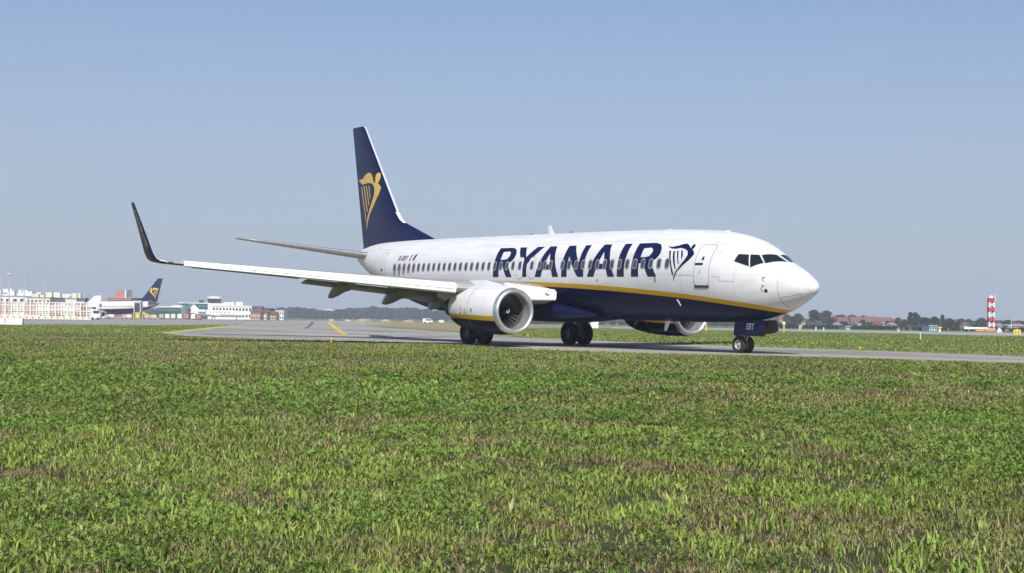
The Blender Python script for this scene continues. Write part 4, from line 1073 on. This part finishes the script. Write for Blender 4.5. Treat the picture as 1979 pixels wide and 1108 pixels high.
# houses of the village on the right
hs = [(1506, 1522, 617, 700, m_bpink, 2.4, 'pink house with red roof directly right of the nose radome'), (1524, 1534, 621, 690, m_bwhite, 1.5, 'small white house in the bushes left of the big tree'), (1536, 1556, 620, 700, m_bpink, 2.2, 'pink house touching the left side of the big tree'),
 (1612, 1640, 622.5, 720, m_bcream, 2.4, 'cream house with wide red roof right of the big tree'), (1618, 1628, 628.5, 520, m_bwhite, .8, 'low white hut below the wide red roof'), (1635, 1643, 632.5, 420, m_bwhite, 0, 'white box shed on the strip, left of the tall white one'), (1640, 1652, 618, 760, m_bwhite, 1.0, 'white gable house above the red roof line'),
 (1645, 1672, 621.5, 730, m_bpink, 2.3, 'reddish terrace under the white gable house'), (1657, 1664, 627, 500, m_bwhite, 0, 'narrow tall white hut in the middle of the village'), (1672, 1700, 620.5, 745, m_bpink, 2.3, 'long pinkish house left of the yellow one'), (1695, 1708, 627, 540, m_byel, 1.0, 'yellow house, brightest in the village'),
 (1700, 1728, 621.5, 750, m_bcream, 2.2, 'cream house with red roof behind the yellow one'), (1728, 1756, 624, 740, m_bpink, 2.0, 'pinkish house left of the tall round tree'), (1722, 1733, 628, 560, m_bwhite, .9, 'small white house right of the yellow one'), (1796, 1811, 631, 420, mat('shed_blue', (.38, .52, .68), .6), 0, 'pale blue shed in front of the right tree group'),
 (1845, 1862, 626, 640, m_bcream, 1.2, 'cream house right of the slim cypress'), (1882, 1892, 626.5, 560, m_byel, 0, 'yellow-white hut left of the lattice tower'), (1864, 1880, 629, 600, m_bwhite, 1.2, 'white house between cypress and tower'), (1930, 1946, 630, 600, m_bwhite, 1.4, 'white house right of the lattice tower'), (1962, 1979, 631, 620, m_bpink, 1.5, 'pink house at the right picture edge behind the sign')]
for u0, u1, vt, dep, m, rh, lb in hs:
    building(lb, u0, u1, vt, dep, 8, m, 'house', 'houses beyond the runway', m_roofr if rh >= 1 else m_roofg, (3, 1 if rh < 2 else 2), roofh=rh, name='house')
# sand heaps left of the engine
for u, vt, wpx, lb in ((700, 614.5, 44, 'largest sandy earth heap left of the near engine'), (745, 616, 30, 'middle sandy earth heap before the hazy wood'), (788, 617, 22, 'smallest sandy earth heap next to the white truck')):
    dep = 560; c = BG(u, dep); hh = HT(u, vt, dep); a = wpx*dep/FPX/2; vs, fs = [], []; N, K = 28, 7
    rr = random.Random(u)
    for k in range(K+1):
        for i in range(N):
            t = 2*math.pi*i/N; f = 1-k/K
            j = 1+.3*math.sin(3*t+u)+.2*rr.uniform(-1, 1)
            vs.append((a*f*j*math.cos(t), a*.6*f*j*math.sin(t), hh*.8*(1-f**1.3)*(1+.25*math.sin(5*t+k)*f+.2*rr.uniform(-1, 1)*f)))
    fs = [(k*N+i, k*N+(i+1) % N, (k+1)*N+(i+1) % N, (k+1)*N+i) for k in range(K) for i in range(N)]
    o = mesh('earth_heap', vs, fs, m_sand, None, True, 180); o.location = c; o.rotation_euler = (0, 0, FACE)
    tag(o, lb, 'earth heap', 'earth heaps')

# ================================================================ TREES
def leaf_mat(name, cols, trans=.25):
    m = bpy.data.materials.new(name); m.use_nodes = True
    n, l = m.node_tree.nodes, m.node_tree.links
    n.remove(n['Principled BSDF'])
    out = n['Material Output']
    at = n.new('ShaderNodeAttribute'); at.attribute_name = 'col'
    df = n.new('ShaderNodeBsdfDiffuse'); tr = n.new('ShaderNodeBsdfTranslucent'); mx = n.new('ShaderNodeMixShader')
    mx.inputs[0].default_value = trans
    l.new(at.outputs['Color'], df.inputs[0]); l.new(at.outputs['Color'], tr.inputs[0])
    l.new(df.outputs[0], mx.inputs[1]); l.new(tr.outputs[0], mx.inputs[2]); l.new(mx.outputs[0], out.inputs[0])
    return m
m_leaf = leaf_mat('leaf', None, .2)
m_grass = leaf_mat('grass_blade', None, .18)
m_bark = mat('bark', (.09, .07, .05), .9, var=.3, scale=6)
def np_mesh(name, V, F, col, m, parent=None):
    """V (n,3), F (k,c) equal-size faces, col (n,3)"""
    me = bpy.data.meshes.new(name)
    nv, (nf, c) = len(V), F.shape
    me.vertices.add(nv); me.vertices.foreach_set('co', V.astype(np.float32).ravel())
    me.loops.add(nf*c); me.loops.foreach_set('vertex_index', F.astype(np.int32).ravel())
    me.polygons.add(nf); me.polygons.foreach_set('loop_start', (np.arange(nf)*c).astype(np.int32))
    at = me.attributes.new('col', 'FLOAT_COLOR', 'POINT')
    at.data.foreach_set('color', np.hstack([col, np.ones((nv, 1))]).astype(np.float32).ravel())
    me.materials.append(m); me.update(calc_edges=True)
    o = bpy.data.objects.new(name, me); C.objects.link(o)
    if parent: o.parent = parent
    return o
rs = np.random.RandomState(3)
def leaf_cards(cen, size, base, jit=.35):
    n = len(cen)
    a = rs.normal(size=(n, 3)); a /= np.linalg.norm(a, axis=1)[:, None]
    b = rs.normal(size=(n, 3)); b = np.cross(a, b); b /= np.linalg.norm(b, axis=1)[:, None]
    s = size*rs.uniform(.6, 1.4, (n, 1))
    V = np.stack([cen-a*s, cen-b*s*.6, cen+a*s, cen+b*s*.6], 1).reshape(-1, 3)
    F = np.arange(4*n).reshape(n, 4)
    col = np.array(base)[None]*(1+jit*rs.uniform(-1, 1, (n, 1)))*(1+.12*rs.uniform(-1, 1, (n, 3)))
    return V, F, np.repeat(col, 4, 0)
def crown_points(n, W, H0, H1, lobes, slim=False):
    """points through the volume of several lobes"""
    out = []
    cs = []
    for i in range(lobes):
        t = rs.uniform(0, 1)
        z = H0+(H1-H0)*(.25+.6*t)
        wr = W/2*(1-abs(t-.35)*.9) if not slim else W/2*(1-.75*t)
        ang = rs.uniform(0, 2*math.pi); rad = wr*rs.uniform(.1, .62)
        cs.append((rad*math.cos(ang), rad*math.sin(ang), z, W*rs.uniform(.16, .27) if not slim else W*.3, (H1-H0)*rs.uniform(.12, .2)))
    cs.append((0, 0, H1-(H1-H0)*.16, W*.2, (H1-H0)*.16))
    k = n//len(cs)
    for x, y, z, r, h in cs:
        d = rs.normal(size=(k, 3)); d /= np.linalg.norm(d, axis=1)[:, None]
        q = rs.uniform(.45, 1.08, (k, 1))**.6
        out.append(np.array([x, y, z])+d*q*np.array([r, r, h]))
    return np.concatenate(out)
def tree(label, u, dep, wpx, vt, base, group='trees beyond the airfield', name='tree', slim=False, n=2600, vb=None, lobes=11, cat='tree'):
    W = wpx*dep/FPX; H = HT(u, vt, dep)
    e = tag(empty(name, BG(u, dep)), label, cat, group)
    mb = MB(); tr = max(.12, H*.022)
    mb.tube((0, 0, 0), (.02*H, 0, H*.45), tr, tr*.7, 8); mb.tube((.02*H, 0, H*.45), (0, 0, H*.85), tr*.7, tr*.2, 6)
    for i in range(5):
        a = i*1.26+u; z = H*(.25+.1*i)
        mb.tube((.01*H, 0, z), (W*.3*math.cos(a), W*.3*math.sin(a), z+H*.16), tr*.4, tr*.12, 5)
    mb.build('trunk', m_bark, e)
    pts = crown_points(n, W*1.45, H*(.12 if not slim else .04), H, lobes, slim)
    V, F, c = leaf_cards(pts, max(.26, H*.030), base)
    np_mesh('crown', V, F, c, m_leaf, e)
GD, GM, GL, GB = (.028, .050, .022), (.045, .075, .028), (.075, .10, .04), (.10, .075, .04)
T = [(1632, 540, 18, 622, GD, 'dark bush tree in front of the cream house'), (1684, 560, 16, 623, GM, 'green bush tree left of the yellow house'), (1668, 600, 12, 618, GD, 'small dark crown poking above the reddish terrace'), (1748, 560, 14, 619, GD, 'dark bush tree just left of the tall round-headed pair'), (1851, 560, 12, 622, GD, 'dark bush tree before the cream house near the cypress'), (1888, 560, 16, 620, GD, 'dark tree behind the yellow-white hut'), (1941, 560, 14, 623, GD, 'dark bush tree between tower and light aircraft'), (1532, 560, 14, 612, GD, 'dark tree between the two houses beside the radome'), (1520, 640, 16, 607, GM, 'sparse tree just right of the nose radome'), (1543, 620, 18, 606, GM, 'light tree above the pink houses left of the big tree'),
 (1573, 600, 26, 599, GD, 'tall dark tree, left half of the big pair beyond the runway'), (1598, 590, 30, 601, GB, 'brownish broad tree, right half of the big pair'), (1605, 560, 16, 618, GM, 'low bush tree at the right foot of the brownish one'),
 (1626, 820, 26, 608.5, GM, 'low crown behind the wide red roof'), (1648, 840, 24, 609, GD, 'dark crown behind the white gable house'), (1668, 830, 26, 609.5, GM, 'mid green crown right of the white gable house'), (1685, 820, 16, 613, GM, 'small crown at the right end of the roofline trees'),
 (1716, 610, 13, 621, GD, 'small dark tree right of the yellow house'), (1736, 600, 15, 614, GM, 'upright green tree among the pinkish houses'),
 (1759, 560, 13, 603.5, GD, 'tall dark tree, left of the round-headed pair'), (1770, 562, 13, 604, GD, 'tall dark tree, right of the round-headed pair'), (1788, 560, 26, 614, GD, 'wide dark tree behind the pale blue shed'), (1806, 555, 20, 612, GD, 'dark domed tree left of the slim cypress'),
 (1835, 550, 19, 616, GD, 'round dark tree right of the slim cypress'), (1858, 640, 18, 616, GM, 'mid green tree above the cream house near the tower'), (1872, 650, 16, 617, GM, 'small tree between the cream house and the tower'), (1899, 620, 18, 615, GM, 'green tree directly left of the lattice tower'), (1934, 640, 22, 620, GM, 'low tree right of the lattice tower'), (1950, 640, 20, 619, GD, 'dark tree behind the light aircraft'), (1972, 650, 22, 620.5, GM, 'low tree at the right picture edge'),
 (505, 760, 20, 592, GD, 'rounded tree above the pink building row'), (526, 740, 15, 596, GD, 'darker small tree beside the white end house'), (493, 780, 12, 597, GM, 'small pale tree at the left of the tree pair')]
for u, dep, wpx, vt, base, lb in T: tree(lb, u, dep, wpx, vt, base)
tree('slim dark cypress between two round trees', 1821.5, 540, 7, 609, GD, name='cypress_tree', slim=True, lobes=9, cat='tree')
# hedge line and far woods: masses nobody could count
def wood(name, label, u0, u1, dep, tops, base, thick, size, n, cat):
    ux = np.array([t[0] for t in tops]); vx = np.array([t[1] for t in tops])
    W = (u1-u0)*dep/FPX; nb = int(W/(size*1.6))+1; pts = []
    for i in range(nb):
        u = rs.uniform(u0, u1); dd = dep+rs.uniform(0, thick)
        h = HT(u, np.interp(u, ux, vx), dd)*rs.uniform(.78, 1.04); c = BG(u, dd)
        r = h*rs.uniform(.4, .75)
        k = n//nb
        d = rs.normal(size=(k, 3)); d /= np.linalg.norm(d, axis=1)[:, None]
        q = rs.uniform(.5, 1.0, (k, 1))**.5
        p = np.array([c.x, c.y, h*.55])+d*q*np.array([r, r, h*.45]); p[:, 2] = np.abs(p[:, 2])
        pts.append(p)
    V, F, c = leaf_cards(np.concatenate(pts), size, base)
    o = np_mesh(name, V, F, c, m_leaf); o['kind'] = 'stuff'; tag(o, label, cat)
wood('far_woods', 'long hazy dark treeline on the horizon left of the engine', 475, 905, 1250, [(475, 600), (560, 594), (600, 597), (640, 601), (700, 594), (730, 592), (760, 597), (800, 595), (850, 600), (905, 604)], GD, 160, 1.3, 60000, 'wood')
wood('far_woods', 'hazy trees on the horizon behind the left masts and terminal', -40, 480, 1300, [(-40, 592), (480, 598)], GD, 60, 1.5, 16000, 'wood')
wood('far_woods', 'low hazy treeline on the horizon seen under the jet belly', 900, 1510, 1250, [(900, 606), (1150, 612), (1510, 614)], GD, 100, 1.4, 30000, 'wood')
wood('far_woods', 'low hazy treeline behind the village on the right', 1500, 2050, 950, [(1500, 615), (1560, 616), (1700, 617), (1850, 618), (2050, 624)], GM, 90, 1.1, 34000, 'wood')
wood('hedge', 'dark green hedge line along the far side of the runway', 1505, 2050, 440, [(1505, 624), (1560, 629), (1700, 630), (1800, 633), (1979, 634), (2050, 636)], GM, 26, .34, 52000, 'hedge')
wood('hedge', 'scrub along the airfield edge seen beneath the jet', 905, 1505, 620, [(905, 616), (1505, 625)], GL, 30, .5, 16000, 'hedge')

# ================================================================ NEAR GRASS
def lat(ix, iy, seed):
    h = (ix*374761393+iy*668265263+seed*1442695041) & 0xffffffff
    h = ((h ^ (h >> 13))*1274126177) & 0xffffffff
    return ((h ^ (h >> 16)) & 0xffff)/65535.0
def vnoise(x, y, sc, seed, oct=3):
    o = 0; amp = 1; tot = 0
    for k in range(oct):
        X, Y = x/sc*2**k, y/sc*2**k
        ix, iy = np.floor(X).astype(np.int64), np.floor(Y).astype(np.int64); fx, fy = X-ix, Y-iy
        fx = fx*fx*(3-2*fx); fy = fy*fy*(3-2*fy)
        s = seed+k*17
        v = (lat(ix, iy, s)*(1-fx)+lat(ix+1, iy, s)*fx)*(1-fy)+(lat(ix, iy+1, s)*(1-fx)+lat(ix+1, iy+1, s)*fx)*fy
        o += v*amp; tot += amp; amp *= .55
    return o/tot
FD2, RD2 = np.array(FDIR[:2]), np.array(RDIR[:2])
EDGE = np.array([tuple(G(u, v)[:2]) for u, v in NEAR])
def edge_ok(x, y):
    """true on the viewer's side of the taxiway edge"""
    dx, dy = x-CX, y-CY
    f = dx*FD2[0]+dy*FD2[1]; r = dx*RD2[0]+dy*RD2[1]
    e = (EDGE-np.array([CX, CY])); ef = e@FD2; er = e@RD2
    t = r/f; et = er/ef
    lim = np.interp(t, et, ef)
    return f < lim-.35
def region(n, d0, d1):
    """random points, uniform by area, in a wedge in front of the viewer"""
    d = np.sqrt(rs.uniform(d0*d0, d1*d1, n)); s = rs.uniform(-.42, .42, n)
    x = CX+FD2[0]*d+RD2[0]*d*s; y = CY+FD2[1]*d+RD2[1]*d*s
    k = edge_ok(x, y); return x[k], y[k], d[k]
def mix3(a, b, t): return np.array(a)[None]*(1-t[:, None])+np.array(b)[None]*t[:, None]
def patches(x, y):
    clover = vnoise(x, y, 2.6, 5); brown = .6*vnoise(x, y, 1.1, 41, 4)+.4*vnoise(x, y, .35, 141, 3); dry = vnoise(x, y, 5.0, 77)
    return clover, brown, dry
def blades(x, y, d, hmin, hmax, wmul=1.0, kind='grass'):
    if kind == 'grass':                                   # thin stand in places, so the soil shows between
        q = vnoise(x, y, .33, 61, 2); k = rs.uniform(0, 1, len(x)) < np.clip((q-.30)*3.4, .12, 1); x, y, d = x[k], y[k], d[k]
    n = len(x); cl, br, dr = patches(x, y)
    h = rs.uniform(hmin, hmax, n)*(.55+.9*vnoise(x, y, .7, 9))
    w = (.0017+.00020*d)*rs.uniform(.7, 1.5, n)*wmul
    a = rs.uniform(0, 2*math.pi, n); lean = rs.uniform(.1, 1.0, n)**1*h*np.where(rs.uniform(0, 1, n) < .3, 1.8, 1)
    h = h*np.where(lean > h, .6, 1)
    dx, dy = np.cos(a), np.sin(a); wa = a+math.pi/2+rs.uniform(-.5, .5, n)
    wx, wy = np.cos(wa)*w, np.sin(wa)*w
    z = np.zeros(n)
    V = np.stack([np.stack([x-wx, y-wy, z], 1), np.stack([x+wx, y+wy, z], 1),
                  np.stack([x+dx*lean*.35+wx*.9, y+dy*lean*.35+wy*.9, h*.62], 1), np.stack([x+dx*lean*.35-wx*.9, y+dy*lean*.35-wy*.9, h*.62], 1),
                  np.stack([x+dx*lean, y+dy*lean, h*rs.uniform(.75, 1.05, n)], 1)], 1).reshape(-1, 3)
    b = np.arange(n)*5
    F = np.concatenate([np.stack([b, b+1, b+2], 1), np.stack([b, b+2, b+3], 1), np.stack([b+3, b+2, b+4], 1)])
    t = rs.uniform(0, 1, n)
    col = mix3((.12, .195, .038), (.35, .41, .10), t**1.2)
    lush = vnoise(x, y, 4.2, 210, 3)[:, None]; col = col*(.62+.80*lush)
    dryf = np.clip((dr-.5)*4+.15, 0, .8); isd = rs.uniform(0, 1, n) < dryf*.40+(.14 if kind == 'grass' else .05)
    col[isd] = mix3((.42, .37, .21), (.27, .24, .11), rs.uniform(0, 1, isd.sum()))
    brf = np.clip((br-.525)*7, 0, 1)*.62*np.clip(90/d, 0, 1)**2+.09; isb = rs.uniform(0, 1, n) < brf
    if kind == 'far': isb[:] = False
    col[isb] = mix3((.19, .13, .085), (.35, .28, .16), rs.uniform(0, 1, isb.sum()))
    dk = rs.uniform(0, 1, n) < .25; col[dk] *= .45
    h2 = np.where(isb, .8, 1.0)
    return V, F, np.repeat(col, 5, 0)
def grass_object(name, sets, label):
    V, F, c, b = [], [], [], 0
    for v, f, q in sets: V.append(v); F.append(f+b); c.append(q); b += len(v)
    o = np_mesh(name, np.concatenate(V), np.concatenate(F), np.concatenate(c), m_grass)
    tag(o, label, 'grass', kind='stuff'); return o
sets = []
for d0, d1, dens, hmin, hmax in ((5.6, 11, 6000, .018, .06), (11, 18, 2800, .022, .07), (18, 30, 1300, .03, .08), (30, 50, 750, .03, .085), (50, 100, 260, .035, .09)):
    area = .42*(d1*d1-d0*d0)
    x, y, d = region(int(area*dens), d0, d1)
    sets.append(blades(x, y, d, hmin, hmax, 1.0))
grass_object('grass', sets, 'short mixed green and dry grass covering the foreground')
# long bright tufts
x, y, d = region(420, 5.6, 26); k = vnoise(x, y, 1.5, 300) > .46; x, y, d = x[k], y[k], d[k]
X = np.repeat(x, 14)+rs.normal(0, .035, len(x)*14); Y = np.repeat(y, 14)+rs.normal(0, .035, len(x)*14); Dd = np.repeat(d, 14)
v, f, c = blades(X, Y, Dd, .05, .12, 1.6, 'tuft')
c = np.repeat(mix3((.22, .29, .07), (.44, .50, .18), rs.uniform(0, 1, len(X))), 5, 0)
x2, y2, d2 = region(90000, 5.6, 16)
v2, f2, c2 = blades(x2, y2, d2, .035, .085, 1.8, 'tuft')
c2 = np.repeat(mix3((.17, .26, .05), (.37, .45, .11), rs.uniform(0, 1, len(x2))**1.5), 5, 0)
kk = (vnoise(x2, y2, .55, 500, 4) < .57) | (.6*vnoise(x2, y2, 1.1, 41, 4)+.4*vnoise(x2, y2, .35, 141, 3) > .58)
keep = np.repeat(~kk, 5)
idx = -np.ones(len(v2), int); idx[keep] = np.arange(keep.sum()); f2 = f2[keep[f2[:, 0]]]; f2 = idx[f2]
grass_object('grass_tufts', [(v, f, c), (v2[keep], f2, c2[keep])], 'longer bright green blades and tufts among the foreground grass')
# clover and other broad leaves in clumps
def clover(x, y, d, hs, ls):
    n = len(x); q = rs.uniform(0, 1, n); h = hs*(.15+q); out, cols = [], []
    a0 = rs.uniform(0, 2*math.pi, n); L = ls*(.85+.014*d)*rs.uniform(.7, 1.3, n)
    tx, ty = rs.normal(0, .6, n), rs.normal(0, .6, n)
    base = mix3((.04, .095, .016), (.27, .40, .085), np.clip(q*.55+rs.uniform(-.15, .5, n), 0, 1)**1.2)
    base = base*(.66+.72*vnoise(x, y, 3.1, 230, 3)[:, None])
    yl = rs.uniform(0, 1, n) < .06; base[yl] = mix3((.36, .38, .14), (.30, .26, .12), rs.uniform(0, 1, yl.sum()))
    for k in range(3):
        a = a0+k*2.1; c, s = np.cos(a), np.sin(a)
        def pt(r, q):
            px, py = (c*r-s*q)*L, (s*r+c*q)*L
            return np.stack([x+px, y+py, h+tx*px+ty*py], 1)
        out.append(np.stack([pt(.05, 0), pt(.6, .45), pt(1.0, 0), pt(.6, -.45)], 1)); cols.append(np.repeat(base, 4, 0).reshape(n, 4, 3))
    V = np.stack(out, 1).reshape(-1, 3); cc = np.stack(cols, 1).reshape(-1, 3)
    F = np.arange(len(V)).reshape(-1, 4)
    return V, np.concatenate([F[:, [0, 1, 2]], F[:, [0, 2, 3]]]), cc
sets = []
for d0, d1, dens, hs, ls in ((5.6, 10, 1300, .045, .012), (10, 18, 1200, .055, .014), (18, 30, 700, .065, .017), (30, 44, 260, .05, .022)):
    x, y, d = region(int(.42*(d1*d1-d0*d0)*dens), d0, d1)
    cl, br, dr = patches(x, y)
    fine = vnoise(x, y, .55, 900, 3); lump = vnoise(x, y, .22, 950, 2)
    thr = .50-.06*np.clip((d-8)/8, 0, 1)
    k = (cl*.45+fine*.4+lump*.15-np.clip(br-.5, 0, .2)*.5 > thr+.045+.12*np.clip((d-22)/18, 0, 1))
    hb = .35+2.0*np.clip(lump-.3, 0, .45)/.45
    x, y, d, hb = x[k], y[k], d[k], hb[k]
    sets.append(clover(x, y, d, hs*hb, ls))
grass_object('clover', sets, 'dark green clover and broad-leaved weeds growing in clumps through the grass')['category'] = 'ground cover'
# coarse grass beyond the taxiway
x = []; 
n = 260000
d = np.sqrt(rs.uniform(50**2, 200**2, n)); s = rs.uniform(-.40, .42, n)
x = CX+FD2[0]*d+RD2[0]*d*s; y = CY+FD2[1]*d+RD2[1]*d*s
def poly_in(px, py, poly):
    c = np.zeros(len(px), bool); j = len(poly)-1
    for i in range(len(poly)):
        a, b = poly[i], poly[j]
        with np.errstate(divide='ignore', invalid='ignore'):
            k = ((a[1] > py) != (b[1] > py)) & (px < (b[0]-a[0])*(py-a[1])/(b[1]-a[1]+1e-12)+a[0])
        c ^= k; j = i
    return c
k = ~poly_in(x, y, g2(NEAR+FAR)) & ~edge_ok(x, y) & ~poly_in(x, y, g2([(700, 630), (760, 633.5), (880, 641.5), (1000, 649.5), (900, 636), (1000, 634), (1180, 634.5), (1180, 630), (1000, 627), (850, 624.3), (700, 620.3), (690, 621)])) & ~poly_in(x, y, g2([(-700, 623), (0, 628), (120, 628.3), (300, 629.2), (452, 628.8), (480, 620), (440, 616.2), (200, 613.6), (0, 612), (-700, 606)]))
x, y, d = x[k], y[k], d[k]
grass_object('grass', [blades(x, y, np.minimum(d, 120)*.9, .05, .12, 1, 'far')], 'mown grass on the far side of the taxiway')

# ================================================================ HAZE
hz = mat('haze_volume', (1, 1, 1))
hn, hl = hz.node_tree.nodes, hz.node_tree.links
hn.remove(hn['Principled BSDF'])
pv = hn.new('ShaderNodeVolumePrincipled')
pv.inputs['Color'].default_value = (.80, .88, 1.0, 1)
pv.inputs['Density'].default_value = .00040
pv.inputs['Anisotropy'].default_value = .0
hl.new(pv.outputs[0], hn['Material Output'].inputs['Volume'])
hb = MB().box((-450, 300, 10), (2900, 2900, 22), YAW).build('haze', hz, None, False)
hb['kind'] = 'stuff'
